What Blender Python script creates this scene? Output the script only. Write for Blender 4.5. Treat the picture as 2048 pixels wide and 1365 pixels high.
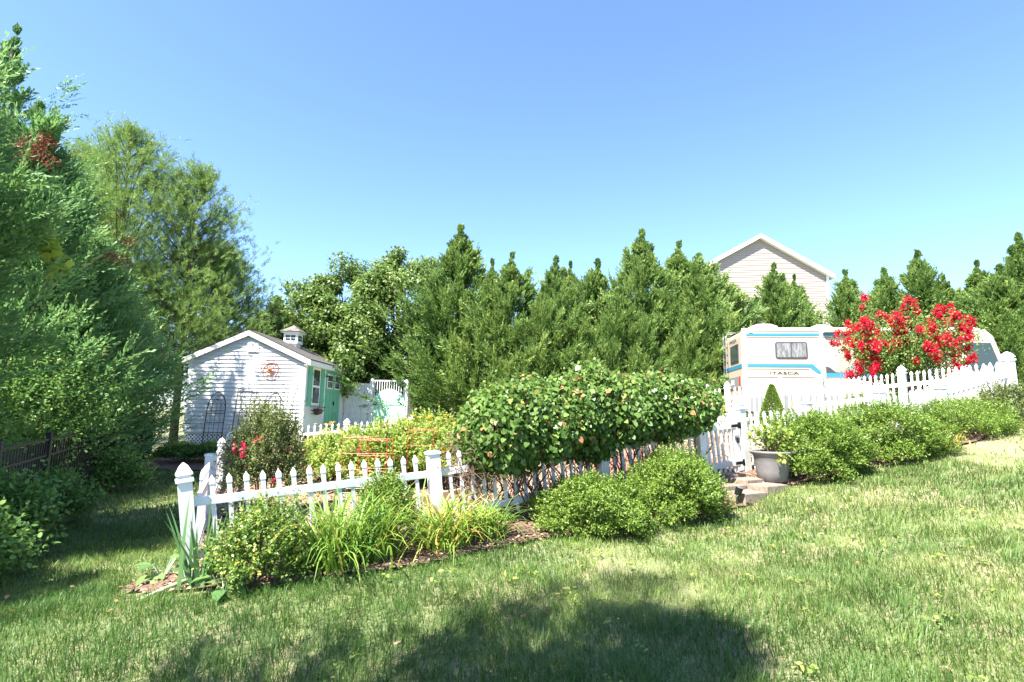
import bpy, bmesh, math, random
import numpy as np
from mathutils import Vector, Matrix

# ------------------------------------------------------------------ camera, sky, sun, exposure
S = bpy.context.scene
for o in list(bpy.data.objects): bpy.data.objects.remove(o)
EYE = 1.6; FPX = 1100.0; PITCH = math.radians(7.53); ROLL = math.radians(1.0)
_f = Vector((0, math.cos(PITCH), math.sin(PITCH))); _u = Vector((0, -math.sin(PITCH), math.cos(PITCH))); _r = Vector((1, 0, 0))
CR = _r*math.cos(ROLL) + _u*math.sin(ROLL); CU = _u*math.cos(ROLL) - _r*math.sin(ROLL)
cd = bpy.data.cameras.new('camera'); cam = bpy.data.objects.new('camera', cd); S.collection.objects.link(cam)
cd.sensor_width = 36; cd.lens = 36*FPX/2048; cd.clip_start = .05; cd.clip_end = 3000
mw = Matrix((CR, CU, -_f)).transposed().to_4x4(); mw.translation = Vector((0, 0, EYE)); cam.matrix_world = mw
S.camera = cam
SUN = Vector((-.47, -.52, 1.0)).normalized()
w = bpy.data.worlds.new('World'); S.world = w; w.use_nodes = True
nt = w.node_tree; bg = nt.nodes['Background']
sky = nt.nodes.new('ShaderNodeTexSky'); sky.sky_type = 'NISHITA'; sky.sun_disc = False
sky.sun_elevation = math.asin(SUN.z); sky.sun_rotation = math.atan2(SUN.x, SUN.y)
sky.air_density = .9; sky.dust_density = .3; sky.ozone_density = 6
nt.links.new(sky.outputs[0], bg.inputs[0]); bg.inputs[1].default_value = .084
sl = bpy.data.lights.new('sun', 'SUN'); sl.energy = 4.4; sl.angle = math.radians(.55); sl.color = (1, .95, .86)
so = bpy.data.objects.new('sun', sl); S.collection.objects.link(so); so.rotation_euler = SUN.to_track_quat('Z', 'Y').to_euler()
so.location = (-10, -10, 30)
S.view_settings.view_transform = 'Standard'; S.view_settings.look = 'None'; S.view_settings.exposure = 2.3; S.view_settings.gamma = 1
S.render.engine = 'CYCLES'
S.cycles.max_bounces = 8; S.cycles.transparent_max_bounces = 8

def at(px, py, d):                      # photo pixel at distance d along the ground axis -> world point
    v = _f + CR*((px-1024)/FPX) - CU*((py-682.5)/FPX)
    return Vector((0, 0, EYE)) + v*(d/v.y)

# ------------------------------------------------------------------ helpers
COL = S.collection
rng = np.random.default_rng(7); random.seed(7)
def tag(o, label=None, cat=None, group=None, kind=None):
    if label: o['label'] = label
    if cat: o['category'] = cat
    if group: o['group'] = group
    if kind: o['kind'] = kind
    return o
def empty(name, loc, label, cat, group=None, rz=0):
    o = bpy.data.objects.new(name, None); COL.objects.link(o); o.location = loc; o.rotation_euler = (0, 0, rz)
    o.empty_display_size = .1
    return tag(o, label, cat, group)
def link(name, me, parent=None, mat=None):
    o = bpy.data.objects.new(name, me); COL.objects.link(o); o.parent = parent
    if mat is not None and not me.materials: me.materials.append(mat)
    return o
class MB:
    def __init__(s): s.v = []; s.f = []
    def add(s, vs, fs):
        n = len(s.v); s.v += [Vector(v) for v in vs]; s.f += [tuple(i+n for i in f) for f in fs]; return s
    def box(s, x0, x1, y0, y1, z0, z1):
        return s.add([(x0,y0,z0),(x1,y0,z0),(x1,y1,z0),(x0,y1,z0),(x0,y0,z1),(x1,y0,z1),(x1,y1,z1),(x0,y1,z1)],
                     [(0,3,2,1),(4,5,6,7),(0,1,5,4),(1,2,6,5),(2,3,7,6),(3,0,4,7)])
    def obox(s, a, b, w_, h, up=Vector((0,0,1))):       # beam from a to b, cross-section w_ (sideways) by h (up)
        a = Vector(a); b = Vector(b); d = (b-a).normalized(); sd = d.cross(up).normalized(); u = sd.cross(d)
        vs = []
        for p in (a, b):
            for i, j in ((-1,-1),(1,-1),(1,1),(-1,1)): vs.append(p + sd*(i*w_/2) + u*(j*h/2))
        return s.add(vs, [(0,3,2,1),(4,5,6,7),(0,1,5,4),(1,2,6,5),(2,3,7,6),(3,0,4,7)])
    def tube(s, pts, r, n=6, r1=None, closed=False):
        pts = [Vector(p) for p in pts]; m = len(pts); vs = []; r1 = r if r1 is None else r1
        for i, p in enumerate(pts):
            a = pts[i-1] if (i or closed) else pts[0]; b = pts[(i+1) % m] if (i < m-1 or closed) else pts[-1]
            d = (b-a).normalized(); q = Vector((0,0,1)) if abs(d.z) < .9 else Vector((1,0,0))
            sd = d.cross(q).normalized(); u = sd.cross(d); rr = r+(r1-r)*i/max(1, m-1)
            for k in range(n):
                t = 2*math.pi*k/n; vs.append(p + sd*(rr*math.cos(t)) + u*(rr*math.sin(t)))
        fs = []
        for i in range(m if closed else m-1):
            j = (i+1) % m
            for k in range(n): fs.append((i*n+k, i*n+(k+1)%n, j*n+(k+1)%n, j*n+k))
        if not closed: fs += [tuple(range(n))[::-1], tuple(range((m-1)*n, m*n))]
        return s.add(vs, fs)
    def lathe(s, prof, n=24, c=(0,0,0), closed=False):
        vs = []; fs = []; m = len(prof)
        for r, z in prof:
            for k in range(n):
                t = 2*math.pi*k/n; vs.append((c[0]+r*math.cos(t), c[1]+r*math.sin(t), c[2]+z))
        for i in range(m-1):
            for k in range(n): fs.append((i*n+k, i*n+(k+1)%n, (i+1)*n+(k+1)%n, (i+1)*n+k))
        fs += [tuple(range(n))[::-1], tuple(range((m-1)*n, m*n))]
        return s.add(vs, fs)
    def sq(s, prof, c=(0,0,0)):                          # square lathe (half-width, z)
        vs = []; fs = []; m = len(prof)
        for r, z in prof:
            for i, j in ((-1,-1),(1,-1),(1,1),(-1,1)): vs.append((c[0]+i*r, c[1]+j*r, c[2]+z))
        for i in range(m-1):
            for k in range(4): fs.append((i*4+k, i*4+(k+1)%4, (i+1)*4+(k+1)%4, (i+1)*4+k))
        fs += [(3,2,1,0), tuple(range((m-1)*4, m*4))]
        return s.add(vs, fs)
    def prism(s, poly, y0, y1):                          # polygon in x,z extruded along y
        n = len(poly); vs = [(x, y0, z) for x, z in poly] + [(x, y1, z) for x, z in poly]
        fs = [tuple(range(n)), tuple(range(n, 2*n))[::-1]] + [(i, i+n, (i+1)%n+n, (i+1)%n) for i in range(n)]
        return s.add(vs, fs)
    def mesh(s, name, mat, smooth=False, bevel=0):
        me = bpy.data.meshes.new(name); me.from_pydata([tuple(v) for v in s.v], [], s.f); me.materials.append(mat)
        bm = bmesh.new(); bm.from_mesh(me); bmesh.ops.recalc_face_normals(bm, faces=bm.faces)
        if bevel: bmesh.ops.bevel(bm, geom=list(bm.edges), offset=bevel, segments=2, affect='EDGES', profile=.6)
        bm.to_mesh(me); bm.free()
        if smooth:
            me.polygons.foreach_set('use_smooth', [True]*len(me.polygons))
        return me
    def build(s, name, mat, parent=None, smooth=False, bevel=0, rel=True):
        if parent is not None and rel == 'world':        # verts given in world, parent unrotated
            s.v = [v - parent.location for v in s.v]
        return link(name, s.mesh(name, mat, smooth, bevel), parent)

def np_mesh(name, V, F, mat, parent=None, tint=None, origin=None, smooth=False):
    """V (n,3), F (m,k) faces all of k corners; tint per face"""
    V = np.asarray(V, np.float32)
    if origin is not None: V = V - np.array(origin, np.float32)
    F = np.asarray(F, np.int32); m, k = F.shape
    me = bpy.data.meshes.new(name)
    me.vertices.add(len(V)); me.vertices.foreach_set('co', V.ravel())
    me.loops.add(m*k); me.loops.foreach_set('vertex_index', F.ravel())
    me.polygons.add(m); me.polygons.foreach_set('loop_start', np.arange(0, m*k, k, dtype=np.int32))
    me.polygons.foreach_set('loop_total', np.full(m, k, np.int32))
    if tint is not None:
        a = me.attributes.new('tint', 'FLOAT', 'FACE'); a.data.foreach_set('value', np.asarray(tint, np.float32))
    me.update(calc_edges=True); me.materials.append(mat)
    if smooth: me.polygons.foreach_set('use_smooth', [True]*m)
    return link(name, me, parent)
def nrm(a): return a/np.maximum(np.linalg.norm(a, axis=-1, keepdims=True), 1e-9)
RH = np.array([(0,0),(.45,.5),(1,0),(.45,-.5)])                                   # narrow leaf
BROAD = np.array([(0,0),(-.1,.3),(.15,.55),(.6,.45),(1,0),(.6,-.45),(.15,-.55),(-.1,-.3)])  # heart/grape leaf
OVAL = np.array([(0,0),(.25,.42),(.65,.42),(1,0),(.65,-.42),(.25,-.42)])
def leaves(P, D, N, L, W, shape=RH, cup=.12):
    """leaf polygons at P along D with rough normal N; returns V,F"""
    n = len(P); D = nrm(D); Sd = nrm(np.cross(D, N)); Nn = np.cross(Sd, D)
    L = np.broadcast_to(L, (n,))[:, None, None]; W = np.broadcast_to(W, (n,))[:, None, None]
    a = shape[None, :, 0:1]; b = shape[None, :, 1:2]
    V = P[:, None, :] + D[:, None, :]*a*L + Sd[:, None, :]*b*W - Nn[:, None, :]*((a-.4)**2)*cup*L*2
    k = len(shape); F = np.arange(n*k).reshape(n, k)
    return V.reshape(-1, 3), F
def rvec(n, g=None): return nrm((g or rng).normal(size=(n, 3)))
def vnoise(x, y, s=1., seed=0):
    x = np.asarray(x)*s + 1000; y = np.asarray(y)*s + 1000
    xi = np.floor(x).astype(np.int64); yi = np.floor(y).astype(np.int64); fx = x-xi; fy = y-yi
    fx = fx*fx*(3-2*fx); fy = fy*fy*(3-2*fy)
    def h(a, b):
        q = (a*374761393 + b*668265263 + seed*144665) & 0x7fffffff; q = ((q ^ (q >> 13))*1274126177) & 0x7fffffff
        return ((q ^ (q >> 16)) & 0xffff)/65535.
    return (h(xi,yi)*(1-fx)+h(xi+1,yi)*fx)*(1-fy) + (h(xi,yi+1)*(1-fx)+h(xi+1,yi+1)*fx)*fy

# ------------------------------------------------------------------ materials
def new_mat(name):
    m = bpy.data.materials.new(name); m.use_nodes = True; return m, m.node_tree, m.node_tree.nodes['Principled BSDF']
def plain(name, col, rough=.5, noise=.0, scale=20, metal=0, bump=0, stretch=None, col2=None):
    m, t, p = new_mat(name); p.inputs['Roughness'].default_value = rough; p.inputs['Metallic'].default_value = metal
    p.inputs['Base Color'].default_value = (*col, 1)
    if noise or col2:
        tc = t.nodes.new('ShaderNodeTexCoord'); mp = t.nodes.new('ShaderNodeMapping'); no = t.nodes.new('ShaderNodeTexNoise')
        no.inputs['Scale'].default_value = scale; no.inputs['Detail'].default_value = 6
        if stretch: mp.inputs['Scale'].default_value = stretch
        t.links.new(tc.outputs['Object'], mp.inputs[0]); t.links.new(mp.outputs[0], no.inputs['Vector'])
        cr = t.nodes.new('ShaderNodeValToRGB'); c2 = col2 or tuple(c*(1-noise) for c in col)
        cr.color_ramp.elements[0].color = (*c2, 1); cr.color_ramp.elements[1].color = (*col, 1)
        cr.color_ramp.elements[0].position = .35; cr.color_ramp.elements[1].position = .65
        t.links.new(no.outputs[0], cr.inputs[0]); t.links.new(cr.outputs[0], p.inputs['Base Color'])
        if bump:
            b = t.nodes.new('ShaderNodeBump'); b.inputs['Strength'].default_value = bump; b.inputs['Distance'].default_value = .02
            t.links.new(no.outputs[0], b.inputs['Height']); t.links.new(b.outputs[0], p.inputs['Normal'])
    return m
def leafmat(name, cols, trans=.35, rough=.5, spec=.3, lift=1.35):
    """colour runs over the per-leaf tint attribute; light passes through"""
    cols = [(a_, tuple(min(.9, c_*lift) for c_ in b_)) for a_, b_ in cols]
    m, t, p = new_mat(name); at_ = t.nodes.new('ShaderNodeAttribute'); at_.attribute_name = 'tint'
    cr = t.nodes.new('ShaderNodeValToRGB'); e = cr.color_ramp.elements
    e[0].position = cols[0][0]; e[0].color = (*cols[0][1], 1); e[1].position = cols[-1][0]; e[1].color = (*cols[-1][1], 1)
    for ps, c in cols[1:-1]: q = e.new(ps); q.color = (*c, 1)
    t.links.new(at_.outputs['Fac'], cr.inputs[0]); t.links.new(cr.outputs[0], p.inputs['Base Color'])
    p.inputs['Roughness'].default_value = rough; p.inputs['Specular IOR Level'].default_value = spec
    tr = t.nodes.new('ShaderNodeBsdfTranslucent'); mx = t.nodes.new('ShaderNodeMixShader'); mx.inputs[0].default_value = trans
    hs = t.nodes.new('ShaderNodeHueSaturation'); hs.inputs['Hue'].default_value = .485; hs.inputs['Value'].default_value = 1.25
    t.links.new(cr.outputs[0], hs.inputs['Color']); t.links.new(hs.outputs[0], tr.inputs[0])
    t.links.new(p.outputs[0], mx.inputs[1]); t.links.new(tr.outputs[0], mx.inputs[2])
    t.links.new(mx.outputs[0], t.nodes['Material Output'].inputs[0]); return m
VINYL = plain('white_vinyl', (.72, .73, .74), .38, .2, 5)
SIDING = plain('white_siding', (.66, .67, .69), .45, .05, 6, stretch=(1, 1, 6))
TRIM = plain('white_trim', (.82, .82, .82), .45, .04, 12)
TEAL = plain('green_paint', (.13, .42, .29), .5, .14, 14, stretch=(4, 4, .6))
MINT = plain('mint_paint', (.36, .68, .54), .55, .12, 14, stretch=(6, 6, .7))
BLACK = plain('black_metal', (.004, .004, .005), .6)
GLASS = plain('dark_glass', (.03, .045, .05), .06)
DARK = plain('dark_void', (.015, .015, .015), .9)
SHINGLE = plain('grey_shingle', (.17, .155, .14), .9, .45, 60, bump=.4)
RUST = plain('rusty_metal', (.30, .075, .03), .7, .5, 60)
BARK = plain('bark', (.13, .09, .065), .9, .55, 30, bump=.6, stretch=(3, 3, .7))
TWIG = plain('twig', (.16, .095, .065), .85, .4, 40)
TIMBER = plain('weathered_timber', (.30, .22, .15), .85, .4, 22, bump=.4, stretch=(1, 6, 6))
STONE = plain('step_stone', (.26, .20, .155), .9, .35, 18, bump=.35)
POT = plain('grey_pot', (.17, .16, .158), .55, .12, 12, bump=.05)
BRICK = plain('brick_red', (.34, .17, .12), .85, .4, 25, bump=.2)
BEIGE = plain('beige_siding', (.37, .305, .27), .55, .05, 4)
RVBODY = plain('cream_fibreglass', (.47, .38, .30), .28, .03, 3)
RVWHITE = plain('rv_white', (.80, .79, .77), .3, .05, 6)
RVBLUE = plain('rv_blue', (.035, .19, .30), .35); RVGREY = plain('rv_grey', (.20, .20, .21), .5, .1, 8)
RVDARK = plain('rv_charcoal', (.05, .05, .06), .4); RVSUN = plain('rv_orange', (.68, .36, .22), .4)
REDLENS = plain('red_lens', (.55, .02, .02), .2); CURTAIN = plain('curtain', (.22, .22, .23), .8, .6, 7, stretch=(3, 3, 1))
REDWIRE = plain('red_wire', (.60, .06, .02), .4); GREENWIRE = plain('green_wire', (.05, .30, .14), .4)
HOSE = plain('pale_green_plastic', (.30, .38, .22), .5, .2, 10)
CHROME = plain('dull_metal', (.35, .35, .35), .4, metal=.7)

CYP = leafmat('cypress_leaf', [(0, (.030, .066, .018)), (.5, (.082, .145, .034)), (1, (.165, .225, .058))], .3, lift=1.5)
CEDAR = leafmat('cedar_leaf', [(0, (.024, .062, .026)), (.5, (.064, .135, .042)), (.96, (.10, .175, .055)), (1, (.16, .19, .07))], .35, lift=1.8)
DEADLEAF = leafmat('dead_sprig', [(0, (.20, .045, .03)), (1, (.40, .13, .08))], .25, lift=1.0)
PINE = leafmat('pine_needle', [(0, (.055, .12, .024)), (1, (.18, .26, .065))], .3, lift=1.5)
MAPLE = leafmat('maple_leaf', [(0, (.045, .085, .02)), (.6, (.10, .16, .035)), (1, (.19, .25, .08))], .35, .4)
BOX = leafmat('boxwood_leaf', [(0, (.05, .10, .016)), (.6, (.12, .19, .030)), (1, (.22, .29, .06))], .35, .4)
EUON = leafmat('gold_edged_leaf', [(0, (.045, .10, .018)), (.6, (.10, .17, .03)), (.8, (.28, .28, .06)), (1, (.42, .38, .10))], .3, .35)
VINE = leafmat('grape_leaf', [(0, (.045, .10, .018)), (.6, (.11, .19, .04)), (.9, (.19, .27, .07)), (.95, (.32, .27, .08)), (1, (.36, .17, .08))], .35, .38, lift=1.12)
LIME = leafmat('lime_vine_leaf', [(0, (.12, .22, .03)), (1, (.34, .40, .06))], .45)
HEDGE = leafmat('wild_leaf', [(0, (.035, .085, .02)), (.7, (.095, .18, .04)), (1, (.19, .27, .07))], .35, lift=1.5)
LILY = leafmat('daylily_leaf', [(0, (.065, .15, .025)), (.6, (.14, .23, .035)), (.85, (.32, .33, .07)), (1, (.42, .26, .08))], .35)
IRIS = leafmat('iris_leaf', [(0, (.05, .13, .045)), (1, (.12, .21, .07))], .3)
HOSTA = leafmat('hosta_leaf', [(0, (.05, .12, .04)), (1, (.13, .20, .06))], .3, .4)
VEG = leafmat('vegetable_leaf', [(0, (.08, .14, .025)), (.6, (.19, .26, .05)), (1, (.36, .38, .10))], .4)
ROSEL = leafmat('rose_leaf', [(0, (.045, .075, .02)), (.6, (.10, .13, .04)), (.9, (.16, .17, .06)), (1, (.26, .13, .06))], .3)
MYRT = leafmat('myrtle_leaf', [(0, (.05, .11, .02)), (1, (.15, .22, .05))], .35)
REDFL = leafmat('red_flower', [(0, (.42, .004, .018)), (1, (.75, .02, .05))], .25, lift=1.0)
PINKFL = leafmat('rose_flower', [(0, (.55, .01, .04)), (1, (.75, .05, .12))], .25, lift=1.0)
YELFL = leafmat('yellow_flower', [(0, (.75, .30, .01)), (1, (.85, .48, .03))], .25, lift=1.0)
GRASS = leafmat('grass_blade', [(0, (.055, .12, .024)), (.4, (.13, .20, .048)), (.68, (.24, .28, .09)), (.86, (.37, .33, .16)), (1, (.46, .38, .24))], .4, .45, lift=1.12)
LITTER = leafmat('leaf_litter', [(0, (.20, .10, .05)), (.5, (.38, .20, .10)), (1, (.50, .36, .22))], .2, lift=1.0)
CHIP = leafmat('wood_chip', [(0, (.12, .07, .045)), (.5, (.30, .20, .13)), (1, (.48, .37, .27))], .0, .9, lift=1.0)
def ground_mat(name, c1, c2, c3, s1, s2):
    m, t, p = new_mat(name); p.inputs['Roughness'].default_value = .95
    tc = t.nodes.new('ShaderNodeTexCoord'); a = t.nodes.new('ShaderNodeTexNoise'); b = t.nodes.new('ShaderNodeTexNoise')
    a.inputs['Scale'].default_value = s1; b.inputs['Scale'].default_value = s2; a.inputs['Detail'].default_value = 8; b.inputs['Detail'].default_value = 8
    r = t.nodes.new('ShaderNodeValToRGB'); r.color_ramp.elements[0].color = (*c1, 1); r.color_ramp.elements[1].color = (*c2, 1)
    r.color_ramp.elements[0].position = .38; r.color_ramp.elements[1].position = .62
    mx = t.nodes.new('ShaderNodeMix'); mx.data_type = 'RGBA'; mx.inputs[7].default_value = (*c3, 1)
    mr = t.nodes.new('ShaderNodeMapRange'); mr.inputs[1].default_value = .45; mr.inputs[2].default_value = .7
    for q in (a, b): t.links.new(tc.outputs['Object'], q.inputs['Vector'])
    t.links.new(b.outputs[0], r.inputs[0]); t.links.new(a.outputs[0], mr.inputs[0]); t.links.new(mr.outputs[0], mx.inputs[0])
    t.links.new(r.outputs[0], mx.inputs[6]); t.links.new(mx.outputs[2], p.inputs['Base Color'])
    bp = t.nodes.new('ShaderNodeBump'); bp.inputs['Strength'].default_value = .8; bp.inputs['Distance'].default_value = .03
    t.links.new(b.outputs[0], bp.inputs['Height']); t.links.new(bp.outputs[0], p.inputs['Normal']); return m
LAWN = ground_mat('lawn_soil', (.10, .135, .045), (.19, .20, .085), (.28, .235, .14), 1.1, 45)
MULCH = ground_mat('mulch', (.07, .042, .03), (.22, .135, .09), (.14, .085, .06), 2, 55)
CHIPS = ground_mat('wood_chips', (.17, .11, .075), (.42, .31, .23), (.24, .15, .10), 1.3, 60)

# ------------------------------------------------------------------ terrain
P0 = (-2.74, 5.0, .15); P1 = (-.77, 6.25, .30); P2 = (1.23, 7.2, .55); G1 = (2.77, 8.0, .71); G2 = (3.55, 8.45, .78)
RF = [G2, (4.77, 8.79, .87), (6.19, 9.19, 1.09), (7.46, 9.54, 1.32), (9.1, 10.0, 1.72)]
LF = [P0, (-4.0, 7.5, .0), (-5.67, 11, .03), (-6.79, 13.5, .04)]
BF = [LF[-1], (-5.45, 14.0, .30), (-4.2, 14.3, .42), (-2.6, 14.5, .52)]
RR = [(4.8, 13.5, 1.25), (5.25, 13.4, 1.32), (6.37, 13, 1.44), (7.03, 12.5, 1.46), (8.04, 11.3, 1.58), RF[-1]]
KF = [(-4.9, 4.6, -.14), (-5.75, 6.3, -.1), (-6.6, 8, -.08), (-7.37, 9.8, -.02), (-8.42, 12, .02), (-9.6, 14.2, .08), (-10.4, 16.2, .12)]
anch = [(0,0,0),(0,2.5,.02),(3,2,.22),(6,4,.6)] + [P0,P1,P2,G1] + RF + LF[1:] + BF[1:] + RR[:-1] + KF + [
    *[tuple(at(*q)) for q in ((600,1172,4.6),(900,1125,5.2),(1080,1085,5.9),(1190,1072,6.2),(1360,1045,6.6),(1500,1012,7.05),(1546,977,7.55),(1640,962,7.75),(1780,925,8.3),(1930,885,8.9),(2040,852,9.3))],(12,8,1.75),(-10.2,17.2,.15),(-6.6,17.2,.33),(0,11,.62),(2.5,11,.85),
    (-5.5,21.5,.8),(0,20,.95),(7.3,17.5,1.38),(14.8,16.4,1.7),(0,26,1.1),(12,26,1.8),(-16,24,.2),(30,40,3),(-30,40,0),(0,48,2),
    (-20,2,-.6),(22,0,2.2),(32,20,3.2),(0,-15,-.3),(-15,-15,-.6),(18,-15,1.2),(-5,2,-.1)]
A = np.array(anch, float)
def _phi(r): return r   # linear radial basis keeps it tame
_K = np.linalg.norm(A[:, None, :2]-A[None, :, :2], axis=2); n_ = len(A)
_M = np.zeros((n_+3, n_+3)); _M[:n_, :n_] = _K - .02*np.eye(n_); _M[:n_, n_] = 1; _M[:n_, n_+1:] = A[:, :2]; _M[n_, :n_] = 1; _M[n_+1:, :n_] = A[:, :2].T
_W = np.linalg.solve(_M, np.concatenate([A[:, 2], np.zeros(3)]))
def gz(x, y):
    x = np.asarray(x, float); y = np.asarray(y, float); sh = x.shape; x = x.ravel(); y = y.ravel()
    r = np.hypot(x, y-10); k = np.clip((r-35)/25, 0, 1); k = k*k*(3-2*k)
    sc = np.where(r > 60, 60/np.maximum(r, 1e-6), 1); xx = x*sc; yy = (y-10)*sc+10
    out = np.zeros_like(xx)
    for i in range(0, len(xx), 20000):
        d = np.hypot(xx[i:i+20000, None]-A[None, :, 0], yy[i:i+20000, None]-A[None, :, 1])
        out[i:i+20000] = d @ _W[:n_] + _W[n_] + _W[n_+1]*xx[i:i+20000] + _W[n_+2]*yy[i:i+20000]
    out = out*(1-k) + 1.2*k
    return out.reshape(sh)
def g1(x, y): return float(gz(np.array([x]), np.array([y]))[0])
def gp(x, y, dz=0): return Vector((x, y, g1(x, y)+dz))
def axis(lo, flo, fhi, hi, fine, n):
    return np.concatenate([lo+(flo-lo)*(1-np.linspace(1, 0, n)**2.5)[:-1], np.arange(flo, fhi, fine), fhi+(hi-fhi)*np.linspace(0, 1, n)**2.5])
gx = axis(-900, -14, 18, 900, .25, 22); gy = axis(-300, -4, 28, 1200, .25, 22)
X, Y = np.meshgrid(gx, gy); Z = gz(X, Y) + (vnoise(X, Y, 1.2, 3)-.5)*.03
nx, ny = len(gx), len(gy); I = np.arange(nx*ny).reshape(ny, nx)
F = np.stack([I[:-1,:-1], I[:-1,1:], I[1:,1:], I[1:,:-1]], -1).reshape(-1, 4)
tag(np_mesh('lawn', np.stack([X, Y, Z], -1).reshape(-1, 3), F, LAWN, smooth=True), kind='structure')
def inside(poly, x, y):
    x = np.asarray(x); y = np.asarray(y); r = np.zeros(x.shape, bool); n = len(poly)
    for i in range(n):
        x0, y0 = poly[i][:2]; x1, y1 = poly[(i+1) % n][:2]
        if y0 == y1: continue
        c = ((y0 > y) != (y1 > y)) & (x < (x1-x0)*(y-y0)/(y1-y0)+x0); r ^= c
    return r
def sheet(name, poly, mat, cell=.07, dz=.03, wob=.12):
    p = np.array([q[:2] for q in poly]); xs = np.arange(p[:,0].min()-.2, p[:,0].max()+.2, cell); ys = np.arange(p[:,1].min()-.2, p[:,1].max()+.2, cell)
    X, Y = np.meshgrid(xs, ys); wx = (vnoise(X, Y, 2.2, 5)-.5)*wob*2; wy = (vnoise(X, Y, 2.2, 9)-.5)*wob*2
    cx = (X[:-1,:-1]+cell/2); cy = (Y[:-1,:-1]+cell/2); ins = inside(poly, cx+wx[:-1,:-1], cy+wy[:-1,:-1])
    I = np.arange(X.size).reshape(X.shape); F = np.stack([I[:-1,:-1], I[:-1,1:], I[1:,1:], I[1:,:-1]], -1)[ins]
    u, inv = np.unique(F, return_inverse=True); Z = gz(X, Y) + (vnoise(X, Y, 1.2, 3)-.5)*.03 + dz + (vnoise(X, Y, 9, 4)-.5)*.02
    V = np.stack([X, Y, Z], -1).reshape(-1, 3)[u]
    return tag(np_mesh(name, V, inv.reshape(-1, 4), mat, smooth=True), kind='structure')
GARDEN = [P0, P1, P2, G1, G2] + RF[1:] + RR[::-1][1:] + [(3.5, 14.2), (1, 14.8)] + BF[::-1] + LF[::-1][1:-1]
BEDF = [(-3.2, 5.2), (-3.2, 4.75), (-2.75, 4.5), (-1.8, 4.6), (-.7, 5.15), (.2, 5.85), (.95, 6.2), (2.0, 6.55), (3.0, 7.05), (3.5, 7.45), (4.2, 7.7),
        (5.5, 8.2), (7.0, 8.75), (8.6, 9.25), (9.7, 9.5), (9.4, 10.1), (7.46, 9.7), (4.77, 8.95), (3.55, 8.6), (2.75, 8.1), (1.15, 7.35), (-.9, 6.4), (-2.97, 5.2)]
BEDS = [(-10.2, 17.6), (-10.3, 15.2), (-9.0, 13.9), (-7.4, 13.7), (-6.6, 15.0), (-6.4, 17.6)]
sheet('wood_chip_ground', GARDEN, CHIPS, .12, .02, .02)
sheet('mulch_bed', BEDF, MULCH, .06, .035, .12)
sheet('shed_mulch_bed', BEDS, MULCH, .12, .03, .2)

# grass blades and scattered litter
def grass():
    Vs = []; Fs = []; Ts = []; n0 = 0
    for (d0, d1, dens, wd, ln) in ((.9, 3.2, 5600, .0042, .080), (3.2, 5.2, 4200, .005, .076), (5.2, 8, 2300, .007, .074), (8, 17, 650, .012, .08)):
        area = (d1-d0)*(2.3*d1); n = int(area*dens)
        y = rng.uniform(d0, d1, n); x = rng.uniform(-1.15*d1, 1.15*d1, n)
        k = (np.abs(x) < 1.12*y+.4) & ~inside(GARDEN, x, y) & ~inside(BEDF, x, y) & ~inside(BEDS, x, y) & (x < 13)
        for i in range(len(KF)-1):
            (ax, ay, _), (bx, by, _) = KF[i], KF[i+1]; s = (bx-ax)*(y-ay)-(by-ay)*(x-ax)
            k &= ~((y >= ay) & (y < by) & (s > .9*math.hypot(bx-ax, by-ay)))
        if d0 >= 8: k &= (x < -4) | ((x > 3) & (y < 10.5))
        x = x[k]; y = y[k]; n = len(x)
        dry = vnoise(x, y, 1.1, 21)*.6 + vnoise(x, y, 3.3, 22)*.4
        side = np.clip((x+1.5)/5, 0, 1)*.20
        dry = dry + side - .33 + .6*np.clip((vnoise(x, y, .9, 61)-.58)*4, 0, 1)*np.clip((x+.3)/2.2, 0, 1)
        keep = rng.random(n) > np.clip((dry-.62)*3.2, 0, .75); x = x[keep]; y = y[keep]; dry = dry[keep]; n = len(x)
        tuft = vnoise(x, y, 5.5, 31)
        L = ln*rng.uniform(.5, 1.25, n)*(.6+.8*tuft)*(1.15-.5*np.clip(dry-.4, 0, .5)); W = wd*rng.uniform(.7, 1.3, n)
        az = vnoise(x, y, 2.5, 41)*7 + rng.uniform(-2.2, 2.2, n); lean = np.abs(rng.normal(.55, .4, n))+.1
        B = np.stack([x, y, gz(x, y)+(vnoise(x, y, 1.2, 3)-.5)*.03-.004], -1)
        h = np.stack([np.cos(az), np.sin(az), np.zeros(n)], -1); sd = np.stack([-np.sin(az+rng.normal(0, .8, n)), np.cos(az), np.zeros(n)], -1)
        up = np.array([0, 0, 1.])
        M1 = B + up*(L*.6*np.cos(lean*.6))[:, None] + h*(L*.6*np.sin(lean*.6))[:, None]
        T = M1 + up*(L*.5*np.cos(lean*1.6))[:, None] + h*(L*.5*np.sin(lean*1.6))[:, None]
        w2 = (sd*W[:, None])/2
        V = np.stack([B-w2, B+w2, M1+w2*.8, M1-w2*.8, T], 1).reshape(-1, 3)
        b = np.arange(n)[:, None]*5 + n0
        Fs.append((b+np.array([[0,1,2,3]]), b+np.array([[3,2,4]])))
        t = np.clip(dry*.75 + rng.normal(0, .13, n), 0, 1)
        Vs.append(V); Ts.append(t); n0 += n*5
    V = np.concatenate(Vs); t = np.concatenate(Ts)
    tri = np.concatenate([np.concatenate([q[:, [0,1,2]], q[:, [0,2,3]], r]) for q, r in Fs])
    tt = np.concatenate([np.concatenate([k, k, k]) for k in Ts])
    tag(np_mesh('grass', V, tri, GRASS, tint=tt), 'short mown lawn grass with dry straw patches', 'grass', kind='stuff')
grass()
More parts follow.
